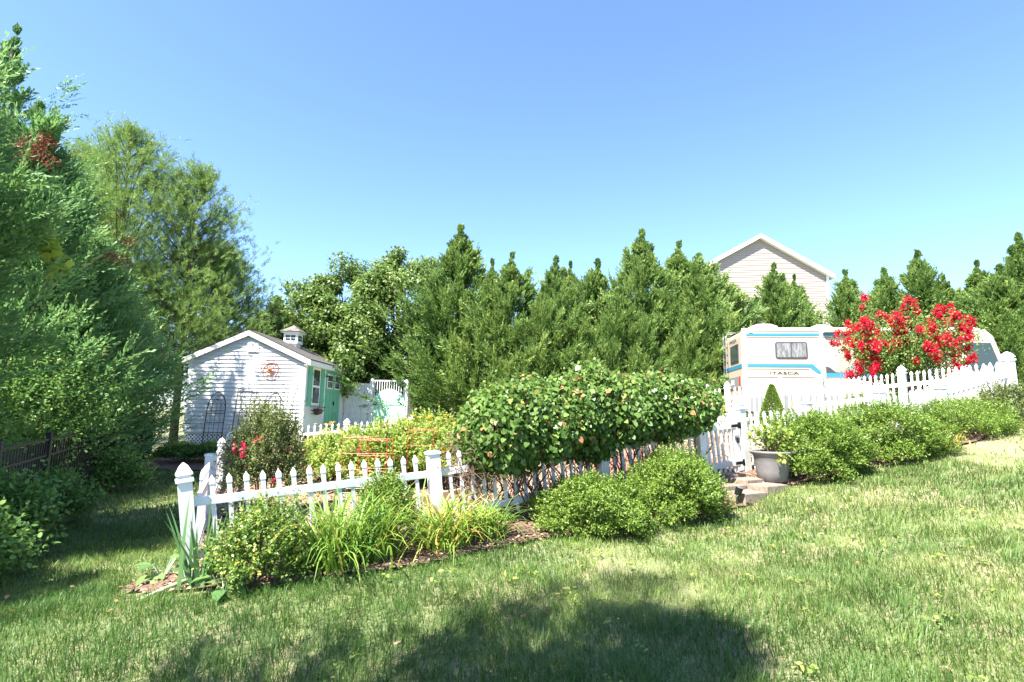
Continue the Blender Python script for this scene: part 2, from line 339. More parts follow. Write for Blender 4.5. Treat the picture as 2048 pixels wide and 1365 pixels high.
def scatter(name, pts, size, mat, label, cat, shape=OVAL, dz=.03, flat=.5):
    n = len(pts); x, y = pts[:, 0], pts[:, 1]
    P = np.stack([x, y, gz(x, y)+dz+rng.uniform(0, .02, n)], -1); D = rvec(n); D[:, 2] *= flat*.5; N = rvec(n)*flat + np.array([0, 0, 1.])
    V, F = leaves(P, D, N, size*rng.uniform(.6, 1.3, n), size*.6*rng.uniform(.6, 1.2, n), shape, .4)
    return tag(np_mesh(name, V, F, mat, tint=rng.random(n)), label, cat, kind='stuff')
pl = np.stack([rng.uniform(-5, 7, 260), rng.uniform(2.2, 8.5, 260)], -1)
pl = pl[(vnoise(pl[:,0], pl[:,1], .7, 77) > .45) & ~inside(GARDEN, pl[:,0], pl[:,1])]
scatter('fallen_leaves', pl, .05, LITTER, 'dry brown leaves scattered over the lawn', 'leaves', dz=.045)
wx = rng.uniform(-1, 6, 130); wy = rng.uniform(2.1, 6.5, 130); k = (np.abs(wx) < wy*1.1) & ~inside(BEDF, wx, wy) & ~inside(GARDEN, wx, wy)
wp = np.repeat(np.stack([wx[k], wy[k]], -1), 6, 0) + rng.normal(0, .025, (6*int(k.sum()), 2))
scatter('lawn_weeds', wp, .045, VEG, 'small broad leaved weeds growing among the lawn grass', 'weeds', OVAL, .05, .5)
bx = rng.uniform(-3.3, 9.4, 30000); by = rng.uniform(4.5, 10, 30000); k = inside(BEDF, bx, by)
bp_ = np.stack([bx[k], by[k]], -1)[:5200]
scatter('mulch_pieces', bp_, .045, CHIP, 'loose shredded mulch in the bed along the white fence', 'mulch', RH, .04, .6)
bx = rng.uniform(-6, 7, 60000); by = rng.uniform(5, 14, 60000); k = inside(GARDEN, bx, by) & (by < 12)
scatter('wood_chip_pieces', np.stack([bx[k], by[k]], -1)[:14000], .06, CHIP, 'loose tan wood chips covering the garden floor', 'wood chips', RH, .028, .6)

# ------------------------------------------------------------------ picket fences
def picket_mesh(h, name='picket'):
    b = MB(); b.box(-.019, .019, -.011, .011, 0, h-.085)
    b.add([(-.024,-.014,h-.085),(.024,-.014,h-.085),(.024,.014,h-.085),(-.024,.014,h-.085),(-.024,-.014,h-.045),(.024,-.014,h-.045),(.024,.014,h-.045),(-.024,.014,h-.045),(0,-.004,h),(0,.004,h)],
          [(0,3,2,1),(0,1,5,4),(1,2,6,5),(2,3,7,6),(3,0,4,7),(4,5,8),(5,6,9,8),(6,7,9),(7,4,8,9)])
    return b.mesh(name, VINYL)
PK = {h: picket_mesh(h) for h in (.80, .84, .95)}
def post_mesh(h, cap='gothic', hw=.0635):
    b = MB(); b.sq([(hw, -.15), (hw, h-.16 if cap == 'gothic' else h-.03)])
    if cap == 'gothic':
        z = h-.16; b.sq([(hw+.014, z), (hw+.014, z+.028), (hw-.008, z+.036), (hw-.008, z+.052), (hw+.010, z+.060), (hw+.010, z+.072), (hw*.92, z+.10), (hw*.62, z+.135), (.006, z+.165)])
    else:
        z = h-.03; b.sq([(hw+.012, z), (hw+.012, z+.022), (hw*.7, z+.034)])
    return b.mesh('post', VINYL)
_pc = {}
def post(root, p, h, up, dirv, cap='gothic', hw=.0635):
    key = (h, cap, hw)
    if key not in _pc: _pc[key] = post_mesh(h, cap, hw)
    o = link('post', _pc[key], root); frame(o, Vector(p)-root.location, up, dirv); return o
def frame(o, loc, up, d):
    z = Vector(up).normalized(); y = z.cross(Vector(d)).normalized(); x = y.cross(z)
    m = Matrix((x, y, z)).transposed().to_4x4(); m.translation = loc; o.matrix_basis = m
def leanup(a, b, deg):
    d = Vector((b[0]-a[0], b[1]-a[1], 0)).normalized(); return (Vector((0,0,1)) - d*math.tan(math.radians(deg))).normalized()
def section(root, a, b, h, up, spacing=.134, lift=.06, rails=(.155, .72), rail_h=.075, sag=0, inset=.0635):
    a = Vector(a); b = Vector(b); d = (b-a).normalized(); L = (b-a).length; n = max(1, round((L-2*inset)/spacing)-1)
    s = (L-2*inset)/(n+1)
    for i in range(n):
        q = a + d*(inset+s*(i+1)); o = link('picket', PK[h], root)
        frame(o, q + up*(lift+random.uniform(-.004, .004)) - root.location, up + d*random.uniform(-.008, .008), d)
    for zr in rails:
        m = MB(); m.obox(a+up*(lift+h*zr)+d*inset*.6, b+up*(lift+h*zr)-d*inset*.6, .038, rail_h, up); m.build('rail', VINYL, root, bevel=.004, rel='world')
ff = empty('picket_fence', P0, 'white vinyl picket fence carrying the leafy grape vine, leaning along the bed', 'fence')
u = leanup(P0, P1, 7.5); post(ff, P0, .98, leanup(P0, P1, 8.4), Vector(P1)-Vector(P0), hw=.056); section(ff, P0, P1, .80, u)
post(ff, P1, .88, leanup(P1, P2, 6.5), Vector(P2)-Vector(P1), 'flat'); section(ff, P1, P2, .80, leanup(P1, P2, 7.5))
post(ff, P2, .9, leanup(P2, G1, 7), Vector(G1)-Vector(P2), 'flat'); section(ff, P2, G1, .80, leanup(P2, G1, 7)); post(ff, G1, .95, leanup(P2, G1, 7), Vector(G1)-Vector(P2), 'flat')
lf = empty('picket_fence', LF[1], 'white picket fence run beside the grassy strip towards the shed', 'fence')
for i in range(3):
    section(lf, LF[i], LF[i+1], .84, Vector((0, 0, 1)), .134); post(lf, LF[i+1], 1.0, Vector((0,0,1)), Vector(LF[i+1])-Vector(LF[i]), 'flat' if i == 0 else 'gothic')
bf = empty('picket_fence', BF[1], 'white picket fence in front of the shed doors behind yellow flowers', 'fence')
for i in range(3):
    section(bf, BF[i], BF[i+1], .84, Vector((0,0,1)), .15); post(bf, BF[i+1], .98, Vector((0,0,1)), Vector((1,0,0)))
rf = empty('picket_fence', RF[1], 'white picket fence behind the clipped boxwood mounds past the gate hinges', 'fence')
for i in range(4):
    up = leanup(RF[i], RF[i+1], 5 - i); section(rf, RF[i], RF[i+1], .84 if i < 3 else .95, up, .125)
    post(rf, RF[i+1], 1.0 if i < 3 else 1.16, up, Vector(RF[i+1])-Vector(RF[i]), 'flat' if i < 2 else 'gothic', .0635 if i < 3 else .07)
post(rf, G2, 1.12, leanup(G1, G2, 6.4), Vector(G2)-Vector(G1), 'gothic', .066)
rr = empty('picket_fence', RR[0], 'long rear white picket fence in front of the cream motorhome', 'fence')
for i in range(5):
    section(rr, RR[i], RR[i+1], .95, Vector((0,0,1)), .105); post(rr, RR[i], 1.14, Vector((0,0,1)), Vector(RR[i+1])-Vector(RR[i]))
IN = [(5.9, 11.4, 1.17), (7.05, 10.9, 1.35)]
inn = empty('picket_fence', IN[0], 'short inner white picket fence beside the cone shaped spruce', 'fence')
for p in IN: post(inn, p, 1.0, Vector((0,0,1)), Vector(IN[1])-Vector(IN[0]), 'flat')
section(inn, IN[0], IN[1], .84, Vector((0,0,1)), .12)
# gate
gt = empty('garden_gate', G2, 'white picket garden gate with black strap hinges beside the grey planter', 'gate')
ga = Vector(G1).lerp(Vector(G2), .12); gb = Vector(G1).lerp(Vector(G2), .86); u = leanup(G1, G2, 8); d = (gb-ga).normalized()
for i in range(6):
    o = link('picket', PK[.84], gt); frame(o, ga.lerp(gb, (i+.5)/6.6) + u*.05 - gt.location, u, d)
m = MB(); m.obox(gb+u*.04, gb+u*.98, .03, .10, d); m.build('stile', VINYL, gt, rel='world')
for zr in (.17, .72):
    m = MB(); m.obox(ga+u*zr, gb+u*zr, .04, .085, u); m.build('rail', VINYL, gt, bevel=.004, rel='world')
fn = Vector((d.y, -d.x, 0)).normalized()
for zr in (.17, .72):
    m = MB(); q = gb + u*zr + fn*.055; m.obox(q-d*.13, q+d*.03, .012, .045, u); m.obox(q+d*.02, q+d*.09, .014, .10, u); m.build('hinge', BLACK, gt, rel='world', bevel=.004)
m = MB(); q = gb + u*.5 + fn*.03; m.obox(q-u*.04, q+u*.04, .02, .03, d); m.build('latch', BLACK, gt, rel='world')

# black metal fence by the trees
kf = empty('metal_fence', KF[2], 'black aluminium fence overgrown with vines under the cedars', 'fence')
bal = MB().box(-.009, .009, -.009, .009, .05, 1.16).mesh('baluster', BLACK); pst = MB().sq([(.03, -.1), (.03, 1.28), (.036, 1.28), (.036, 1.30), (.02, 1.315)]).mesh('post', BLACK)
for i in range(len(KF)-1):
    a, b = Vector(KF[i]), Vector(KF[i+1]); d = (b-a).normalized(); L = (b-a).length; n = int(L/.105)
    o = link('post', pst, kf); frame(o, a-kf.location, (0,0,1), d)
    for k in range(1, n):
        o = link('baluster', bal, kf); frame(o, a.lerp(b, k/n)-kf.location, (0,0,1), d)
    for z in (.12, .98, 1.2):
        mm = MB(); mm.obox(a+Vector((0,0,z)), b+Vector((0,0,z)), .026, .03); mm.build('rail', BLACK, kf, rel='world')
o = link('post', pst, kf); frame(o, Vector(KF[-1])-kf.location, (0,0,1), (0,1,0))

# ------------------------------------------------------------------ shed
SW, SL = 3.75, 4.2                        # width of the gable, length
sx0, sx1 = -10.24, -6.56; SY = 17.5; SZ = .87; EH = 2.34; RIDGE = 3.17
shed = empty('garden_shed', (sx0, SY, SZ), 'white clapboard shed with green doors, shutters and small cupola', 'shed')
W_ = sx1-sx0; mid = W_/2
MB().box(.02, W_-.02, .02, SL-.02, 0, EH).prism([(.02, EH), (W_-.02, EH), (mid, RIDGE-.02)], .03, SL-.03).build('wall', SIDING, shed)
CH = .128; z = 0.0; 
while z < RIDGE-.1:
    zt = min(z+CH, RIDGE); 
    def half(zz): return mid if zz <= EH else mid*(RIDGE-zz)/(RIDGE-EH)
    h0, h1 = half(z), half(zt)
    b = MB().add([(mid-h0,-.034,z),(mid+h0,-.034,z),(mid+h1,-.004,zt),(mid-h1,-.004,zt),(mid-h0,.015,z),(mid+h0,.015,z),(mid+h1,.015,zt),(mid-h1,.015,zt)],
                 [(0,1,2,3),(0,4,5,1),(1,5,6,2),(2,6,7,3),(3,7,4,0)]); b.build('clapboard', SIDING, shed)
    if zt <= EH+.01:
        # right side wall, broken by window and doors
        segs = [(0, SL)]
        for (a0, a1, c0, c1) in ((.62, 1.32, .92, 2.12), (1.86, 3.52, 0, 2.16)):
            if zt > c0+.01 and z < c1-.01: segs = [s2 for (p, q) in segs for s2 in ((p, min(q, a0)), (max(p, a1), q)) if s2[1]-s2[0] > .02]
        for p, q in segs:
            b = MB().add([(W_+.022,p,z),(W_+.022,q,z),(W_+.004,q,zt),(W_+.004,p,zt),(W_-.015,p,z),(W_-.015,q,z),(W_-.015,q,zt),(W_-.015,p,zt)], [(0,1,2,3),(0,4,5,1),(1,5,6,2),(2,6,7,3),(3,7,4,0)])
            b.build('clapboard', SIDING, shed)
    z += CH
for (cx, cy) in ((-.03, -.03), (W_-.07, -.03), (W_-.07, SL-.07)):
    MB().box(cx, cx+.10, cy, cy+.10, -.02, EH-.02).build('corner_board', TRIM, shed)
OV = .14; sl_ = (RIDGE-EH)/mid
for s in (-1, 1):
    e = mid + s*(mid+OV+.06); ez = EH - sl_*(OV+.06)
    b = MB(); y0, y1 = -OV, SL+OV
    b.add([(mid,y0,RIDGE+.05),(e,y0,ez+.05),(e,y1,ez+.05),(mid,y1,RIDGE+.05),(mid,y0,RIDGE+.085),(e,y0,ez+.085),(e,y1,ez+.085),(mid,y1,RIDGE+.085)],
          [(0,1,2,3),(4,7,6,5),(0,4,5,1),(1,5,6,2),(2,6,7,3),(3,7,4,0)]); b.build('roof', SHINGLE, shed)
    # shingle courses
    for k in range(12):
        t0, t1 = k/12, (k+1)/12; xa, za = e+(mid-e)*t0, ez+(RIDGE-ez)*t0; xb, zb = e+(mid-e)*t1, ez+(RIDGE-ez)*t1
        MB().add([(xa,y0-.01,za+.10),(xa,y1+.01,za+.10),(xb,y1+.01,zb+.088),(xb,y0-.01,zb+.088),(xa,y0-.01,za+.087),(xa,y1+.01,za+.087)], [(0,1,2,3),(0,4,5,1)]).build('shingle_course', SHINGLE, shed)
    for yy in (-OV-.005, SL+OV-.02):
        b = MB(); b.add([(mid,yy,RIDGE-.11),(e,yy,ez-.11),(e,yy,ez+.048),(mid,yy,RIDGE+.048),(mid,yy+.025,RIDGE-.11),(e,yy+.025,ez-.11),(e,yy+.025,ez+.048),(mid,yy+.025,RIDGE+.048)],
              [(0,1,2,3),(4,7,6,5),(0,4,5,1),(1,5,6,2),(2,6,7,3)]); b.build('rake_board', TRIM, shed)
    MB().box(min(e, e-s*.02), max(e, e-s*.02), y0+.02, y1-.02, ez-.11, ez+.047).build('fascia', TRIM, shed)
    MB().box(min(e-s*.02, mid+s*mid), max(e-s*.02, mid+s*mid), y0+.02, y1-.02, ez-.105, ez-.09).build('soffit', TRIM, shed)
v = MB(); v.box(1.80, 2.16, -.05, .0, 2.52, 2.86); vent = v.build('gable_vent', TRIM, shed)
MB().box(1.83, 2.13, -.056, -.04, 2.55, 2.83).build('vent_recess', DARK, vent)
for k in range(6):
    MB().add([(1.83,-.075,2.555+k*.047),(2.13,-.075,2.555+k*.047),(2.13,-.052,2.592+k*.047),(1.83,-.052,2.592+k*.047)], [(0,1,2,3)]).build('louvre', TRIM, vent)
# window with shutters and basket
wn = MB().box(W_-.02, W_+.035, .60, 1.34, .90, 2.14).build('window', TRIM, shed)
for z0, z1 in ((.97, 1.48), (1.55, 2.07)): MB().box(W_+.02, W_+.04, .68, 1.26, z0, z1).build('pane', GLASS, wn)
for a0, a1 in ((.20, .56), (1.38, 1.72)):
    s_ = MB().box(W_+.02, W_+.05, a0, a1, .86, 2.20).build('shutter', TEAL, shed)
    for zb in (1.0, 1.86): MB().box(W_+.05, W_+.068, a0-.01, a1+.01, zb, zb+.12).build('batten', TEAL, s_)
wb = MB()
for zz, k in ((.84, 1), (.72, .9), (.62, .7)):
    wb.tube([(W_+.03, .97-.42*k, zz), (W_+.03+.22*k, .97-.38*k, zz), (W_+.03+.22*k, .97+.38*k, zz), (W_+.03, .97+.42*k, zz)], .012, 5)
for k in range(9):
    y_ = .97+(k-4)*.09; wb.tube([(W_+.25, y_, .84), (W_+.22, .97+(y_-.97)*.85, .7), (W_+.1, .97+(y_-.97)*.6, .58)], .007, 4)
bk = wb.build('window_basket', BLACK, shed); MB().lathe([(.03, .58), (.13, .66), (.17, .78), (.0, .8)], 10, (W_+.13, .97, 0)).build('basket_liner', TWIG, bk)
# double doors
MB().box(W_-.01, W_+.03, 1.80, 3.58, -.02, 2.24).build('door_frame', TRIM, shed)
for a0, a1 in ((1.89, 2.685), (2.70, 3.49)):
    dr = MB().box(W_+.02, W_+.055, a0, a1, .02, 2.13).build('door', TEAL, shed)
    MB().box(W_+.05, W_+.066, a0+.1, a1-.1, 1.50, 2.02).build('light_frame', TRIM, dr)
    for i in range(3):
        for j in range(2):
            q0 = a0+.14+i*(a1-a0-.28)/3+.012; MB().box(W_+.06, W_+.07, q0, q0+(a1-a0-.28)/3-.024, 1.54+j*.23, 1.54+j*.23+.20).build('pane', GLASS, dr)
    for z0, z1 in ((.16, .66), (.78, 1.40)):
        for i in range(2):
            q0 = a0+.11+i*(a1-a0-.18)/2; MB().sq([]) if False else None
            MB().box(W_+.05, W_+.07, q0, q0+(a1-a0-.3)/2, z0, z1).build('panel', TEAL, dr, bevel=.008)
    for z_ in (.25, 1.9): MB().box(W_+.055, W_+.075, (a0-.05 if a0 < 2 else a1-.12), (a0+.12 if a0 < 2 else a1+.05), z_, z_+.05).build('hinge', BLACK, dr)
MB().box(W_+.066, W_+.10, 2.71, 2.75, .92, 1.06).build('door_handle', BLACK, shed)
MB().box(W_+.02, W_+.07, 3.78, 3.86, 1.72, 1.88).build('wall_lamp', BLACK, shed)
# cupola
cu = MB().sq([(.20, -.12), (.20, .28), (.26, .30), (.26, .34), (.25, .36), (.25, .66), (.34, .68), (.34, .71)], (mid+.42, 2.4, RIDGE-.36)).build('cupola', TRIM, shed)
MB().sq([(.36, .71), (.37, .73), (.18, .86), (.03, .97), (.02, 1.0)], (mid+.42, 2.4, RIDGE-.36)).build('cupola_roof', SHINGLE, cu)
for sx, sy in ((0, -1), (1, 0)):
    for i in (-1, 1):
        for j in (0, 1):
            c = Vector((mid+.42, 2.4, RIDGE-.36+.44+j*.11)); t_ = Vector((1, 0, 0)) if sy else Vector((0, 1, 0)); n2 = Vector((sx, sy, 0))
            p = c + n2*.252 + t_*(i*.095); m = MB(); m.obox(p-t_*.08, p+t_*.08, .012, .085); m.build('pane', GLASS, cu)
# lattice skirt
ls = MB(); LZ = -.62
MB().box(.06, W_-.06, .10, SL-.1, LZ+.0, -.02).build('crawl_space', DARK, shed)
for k in range(60):
    for s in (-1, 1):
        x0 = -1+k*.115; pts = [(x0, LZ), (x0+s*.62, 0)]
        (xa, za), (xb, zb) = pts
        def cl(lo):
            global xa
        t0, t1 = 0, 1
        for bound, sgn in ((.0, 1), (W_, -1)):
            fa, fb = sgn*(xa-bound), sgn*(xb-bound)
            if fa < 0 and fb < 0: t0, t1 = 1, 0
            elif fa < 0: t0 = max(t0, fa/(fa-fb))
            elif fb < 0: t1 = min(t1, fa/(fa-fb))
        if t1-t0 > .03:
            p = Vector((xa+(xb-xa)*t0, .03+s*.006, za+(zb-za)*t0)); q = Vector((xa+(xb-xa)*t1, .03+s*.006, za+(zb-za)*t1))
            m = MB(); m.obox(p, q, .01, .036, Vector((0,0,1))); m.build('lattice_slat', TRIM, shed)
MB().box(0, W_, .005, .022, -.055, .0).build('skirt_board', TRIM, shed)
# things leaning and hanging on the gable wall
def wall_pt(px, py, off=.06): return at(px, py, SY-off)
def arch(px0, px1, pyt, pyb, label):
    a = wall_pt(px0, pyb, .25); b = wall_pt(px1, pyb, .25); h = abs(at(px0, pyt, SY).z-a.z); wd = b.x-a.x; a.z -= .25; h += .25
    t = empty('arch_trellis', a, label, 'trellis', 'gothic arch trellises leaning on the shed')
    m = MB(); sp = h-wd*.95
    def P(u, v): return (u*wd, .19*v/h, v)
    L = [P(0, 0), P(0, sp*.5), P(0, sp)]+[P(.5*(1-math.cos(q))*1.0, sp+(h-sp)*math.sin(q)) for q in np.linspace(.15, 1.57, 8)]
    m.tube(L, .014, 5); m.tube([(wd-x, y, z_) for x, y, z_ in L], .014, 5); m.build('frame', BLACK, t)
    m = MB()
    for z_ in (.18, .48, .78, sp*.98, sp*.9): m.tube([P(0, z_), P(1, z_)], .009, 4)
    for u_ in (.25, .5, .75): m.tube([P(u_, 0.18), P(u_, sp+(h-sp)*(.95 if u_ == .5 else .6))], .006, 4)
    for s in (0, 1):
        m.tube([P(abs(s-(.5*(1-math.cos(q)))*1.0-.0), sp+(h-sp)*.62*math.sin(q)) for q in np.linspace(0, 1.57, 6)], .006, 4)
        m.tube([P(abs(s-.25-.5*(1-math.cos(q))*.5), sp+(h-sp)*.6*math.sin(q)) for q in np.linspace(0, 1.57, 6)], .006, 4)
    m.build('grid_wire', BLACK, t)
arch(404, 441, 785, 880, 'black gothic arch trellis standing alone against the shady wall by the lattice')
arch(519, 553, 782, 875, 'black gothic arch trellis behind the rose bush under the round wall ornament')
a = wall_pt(460, 878, .5); t = empty('obelisk_trellis', a, 'black rectangular trellis with crossed wires leaning against the shed', 'trellis'); 
p00 = Vector((0,0,-.2)); p10 = wall_pt(497, 878, .5)-a; p10.z = -.2; p01 = wall_pt(477, 778, .06)-a; p11 = wall_pt(514, 782, .06)-a
m = MB(); m.tube([p00, p01], .014, 5); m.tube([p10, p11], .014, 5); m.tube([p01, p11], .012, 5); i0 = p00.lerp(p10, .25); i1 = p01.lerp(p11, .25); j0 = p00.lerp(p10, .75); j1 = p01.lerp(p11, .75)
m.tube([i0, i1], .01, 5); m.tube([j0, j1], .01, 5); m.build('frame', BLACK, t)
m = MB()
for k in range(5):
    q0, q1 = k/5, (k+1)/5; m.tube([i0.lerp(i1, q0), j0.lerp(j1, q1)], .007, 4); m.tube([j0.lerp(j1, q0), i0.lerp(i1, q1)], .007, 4)
m.tube([p00.lerp(p01, .93), p10.lerp(p11, .93)], .008, 4); m.build('cross_wire', BLACK, t)
for (px, pyt, lab) in ((570, 770, 'thin dark shepherd hook, the taller one by the shed corner'), (582, 786, 'thin dark shepherd hook, the shorter one by the shed corner')):
    b0 = wall_pt(px, 870, .4); b0.z -= .3; h = at(px, pyt, SY).z-b0.z
    q = empty('shepherd_hook', b0, lab, 'plant hook'); m = MB()
    m.tube([(0,0,0),(0,0,h-.18)]+[(.15-.15*math.cos(k), 0, h-.18+.18*math.sin(k)) for k in np.linspace(.2, 2.9, 8)]+[(.31,0,h-.24),(.34,0,h-.28),(.38,0,h-.24)], .008, 5); m.build('stem', BLACK, q)
wo = empty('wall_medallion', wall_pt(540, 739, .07), 'round rusty wire medallion hanging on the shed gable', 'wall ornament')
m = MB()
for r, q in ((.275, .014), (.20, .008), (.13, .007)): m.tube([(r*math.cos(k), 0, r*math.sin(k)) for k in np.linspace(0, 2*math.pi, 28)[:-1]], q, 5, closed=True)
for k in np.linspace(0, 2*math.pi, 13)[:-1]:
    m.tube([(.09*math.cos(k), 0, .09*math.sin(k)), (.19*math.cos(k+.25), -.01, .19*math.sin(k+.25)), (.27*math.cos(k), 0, .27*math.sin(k))], .006, 4)
m.build('wire_ring', RUST, wo); m = MB(); m.add([(.10*math.cos(k)*(1 if i % 2 == 0 else .72), -.02, .10*math.sin(k)*(1 if i % 2 == 0 else .72)) for i, k in enumerate(np.linspace(0, 2*math.pi, 17)[:-1])] + [(0,-.05,0)], [(i, (i+1) % 16, 16) for i in range(16)])
m.add([(.10*math.cos(k)*(1 if i % 2 == 0 else .72), -.018, .10*math.sin(k)*(1 if i % 2 == 0 else .72)) for i, k in enumerate(np.linspace(0, 2*math.pi, 17)[:-1])], [tuple(range(16))])
m.build('centre_flower', plain('rust_orange', (.42, .12, .05), .6, .3, 30), wo)
hb = empty('hanging_basket', wall_pt(585, 845, .55), 'small round twig basket hanging by the shed corner behind the roses', 'basket')
MB().lathe([(.05, -.14), (.16, -.06), (.19, .0), (.17, .01)], 14).build('basket', TWIG, hb)

# ------------------------------------------------------------------ privacy fence and mint gate
PY = 21.6
pf = empty('privacy_fence', (-6.6, PY, .85), 'white tall board privacy fence between the shed and mint gate', 'fence')
xg0 = at(743, 800, PY).x; xg1 = at(812, 800, PY).x; FT = 1.82
n = 9
for k in range(n):
    x0 = -6.5+(xg0-.08+6.5)*k/n; x1 = -6.5+(xg0-.08+6.5)*(k+1)/n
    for z0, z1 in ((.06, 1.30), (1.36, FT-.06)):
        MB().box(x0+.004+6.6, x1-.004+6.6, -.012, .012, z0, z1).build('board', VINYL, pf)
for z0 in (.0, 1.29, FT-.07): MB().box(.1, xg0-.08+6.6, -.03, .03, z0, z0+.08).build('rail', VINYL, pf)
for xx in (xg0, xg1):
    o = link('post', post_mesh(2.02, 'gothic', .07), pf); o.location = (xx+6.6, 0, 0)
for k in range(8):
    x0 = xg1+.07+k*.0+6.6; y0 = k*.2
    MB().box(x0-.01+k*.03, x0+.02+k*.03, y0+.004, y0+.196, .06, FT-.05).build('board', VINYL, pf)
for z0 in (0, 1.29, FT-.06):
    m = MB(); m.obox((xg1+.07+6.6, .0, z0+.04), (xg1+.31+6.6, 1.6, z0+.04), .05, .08); m.build('rail', VINYL, pf)
mg = empty('mint_gate', (xg0, PY, .85), 'mint green arched board gate with white spindles on top', 'gate')
gw = xg1-xg0-.18; n = 8
for k in range(n):
    x0 = .09+gw*k/n; x1 = .09+gw*(k+1)/n; c = lambda x: 1.30+.34*math.sin(math.pi*min(1, max(0, (x-.09)/gw)))**.8
    MB().prism([(x0+.004, .05), (x1-.004, .05), (x1-.004, c(x1-.004)), (x0+.004, c(x0+.004))], -.015, .015).build('board', MINT, mg)
for z0 in (.2, 1.02): MB().box(.09, .09+gw, -.035, -.016, z0, z0+.09).build('rail', MINT, mg)
MB().box(.07, .11+gw, -.02, .02, 1.92, 1.97).build('top_rail', VINYL, mg)
for k in range(13):
    x = .11+(gw-.04)*k/12; zb = 1.29+.34*math.sin(math.pi*min(1, max(0, (x-.09)/gw)))**.8; MB().box(x-.012, x+.012, -.012, .012, zb, 1.93).build('spindle', VINYL, mg)
MB().box(-.03, .22, -.06, -.037, 1.0, 1.05).build('hinge', BLACK, mg)
gz_ = empty('pavilion', (at(780, 760, 27).x, 27, .95), 'dark hipped pavilion roof showing above the mint gate', 'pavilion')
MB().sq([(1.35, 1.75), (1.35, 1.82), (.5, 2.25), (.05, 2.42)]).build('roof', plain('dark_roof', (.05, .055, .065), .7, .3, 30), gz_)
for i in (-1, 1):
    for j in (-1, 1): MB().box(i*1.1-.05, i*1.1+.05, j*1.1-.05, j*1.1+.05, -.1, 1.76).build('leg', BLACK, gz_)

# ------------------------------------------------------------------ house behind
HY = 36; pk = at(1518, 472, HY); hz0 = 2.2; hw = at(1665, 553, HY).x-pk.x; ez = at(1665, 553, HY).z
hs = empty('house', (pk.x, HY, hz0), 'beige sided house gable with white trim rising behind the conifers', 'house')
rz = pk.z-hz0; e_ = ez-hz0; hwi = hw-.35; slp = (rz-e_)/hw
MB().box(-hwi, hwi, .05, 9, 0, e_+slp*.3).prism([(-hwi, e_+slp*.3), (hwi, e_+slp*.3), (0, rz-.06)], .05, 9).build('wall', BEIGE, hs)
z = e_-4.6; CHh = .17
while z < rz-.3:
    zt = z+CHh; f_ = lambda q: min(hwi, (rz-.12-q)/slp)
    h0, h1 = f_(z), f_(zt)
    if h1 > .05: MB().add([(-h0,.0,z),(h0,.0,z),(h1,.025,zt),(-h1,.025,zt),(-h0,.05,z),(h0,.05,z)], [(0,1,2,3),(0,4,5,1)]).build('clapboard', BEIGE, hs)
    z = zt
for s in (-1, 1):
    MB().add([(0,-.3,rz),(s*hw,-.3,e_),(s*hw,9.3,e_),(0,9.3,rz),(0,-.3,rz+.1),(s*hw,-.3,e_+.1),(s*hw,9.3,e_+.1),(0,9.3,rz+.1)], [(0,1,2,3),(4,7,6,5),(0,4,5,1),(1,5,6,2),(2,6,7,3),(3,7,4,0)]).build('roof', SHINGLE, hs)
    MB().add([(0,-.32,rz-.22),(s*hw,-.32,e_-.22),(s*hw,-.32,e_+.06),(0,-.32,rz+.06),(0,.0,rz-.22),(s*hw,.0,e_-.22)], [(0,1,2,3),(0,4,5,1)]).build('rake_board', TRIM, hs)
    MB().box(min(s*hw, s*hw-s*.06), max(s*hw, s*hw-s*.06), -.3, 9.3, e_-.2, e_-.01).build('gutter', TRIM, hs)
    MB().box(s*hwi-.09, s*hwi+.09, -.05, .0, 0, e_+.1).build('corner_board', TRIM, hs)

# ------------------------------------------------------------------ motorhome
rc = at(1483, 700, 17.5); RA = math.radians(-8)
rv = empty('motorhome', (rc.x, rc.y, 1.38), 'cream motorhome with blue stripes parked behind the rear picket fence', 'motorhome', rz=RA)
RL, RW, RH_ = 7.7, 2.4, 3.1
prof = [(0,.42),(0,2.86),(.05,2.98),(.18,3.06),(.5,RH_),(6.7,RH_),(7.1,3.02),(7.3,2.82),(7.62,1.75),(7.7,1.3),(7.7,.45),(6.9,.42)]
MB().prism(prof, 0, RW).build('body', RVBODY, rv, bevel=.05)
sd = -.012
def flat(name, pts, mat, y=sd, parent=rv, th=.012):
    return MB().prism(pts, y, y+th).build(name, mat, parent)
def rect(x0, x1, z0, z1): return [(x0,z0),(x1,z0),(x1,z1),(x0,z1)]
flat('roof_cap', rect(.02, 6.9, 2.98, 3.07), RVWHITE, -.02)
flat('corner_trim', rect(0, .13, .5, 2.98), RVWHITE, -.02)
flat('upper_stripe', rect(.16, 6.3, 2.83, 2.91), RVBLUE); flat('upper_pinstripe', rect(.16, 6.3, 2.775, 2.79), RVGREY)
flat('lower_stripe', [(.16,1.83),(2.02,1.83),(2.35,1.56),(2.35,1.70),(2.12,1.93),(.16,1.93)], RVBLUE)
flat('pinstripe', rect(.16, 2.0, 1.765, 1.785), RVGREY); flat('skirt_line', rect(.16, 5.6, 1.50, 1.52), RVGREY)
flat('emblem_base', [(2.5,1.52),(5.2,1.52),(4.2,1.62),(2.75,1.66),(2.5,1.86)], RVBLUE)
flat('emblem_hills', [(2.5,1.86),(2.62,1.82),(2.78,1.68),(3.1,1.66),(2.5,1.66)], RVDARK, -.016)
sunp = [(2.98+.2*math.cos(k), 1.72+.2*math.sin(k)) for k in np.linspace(0, math.pi, 14)]; flat('emblem_sun', sunp, RVSUN, -.010)
flat('emblem_mountain', [(2.85,1.66),(3.08,1.76),(3.3,1.92),(3.42,1.86),(3.6,1.78),(3.85,1.66)], RVGREY, -.018)
flat('emblem_mountain', [(3.6,1.66),(3.95,1.86),(4.1,1.80),(4.45,1.66)], RVDARK, -.0205)
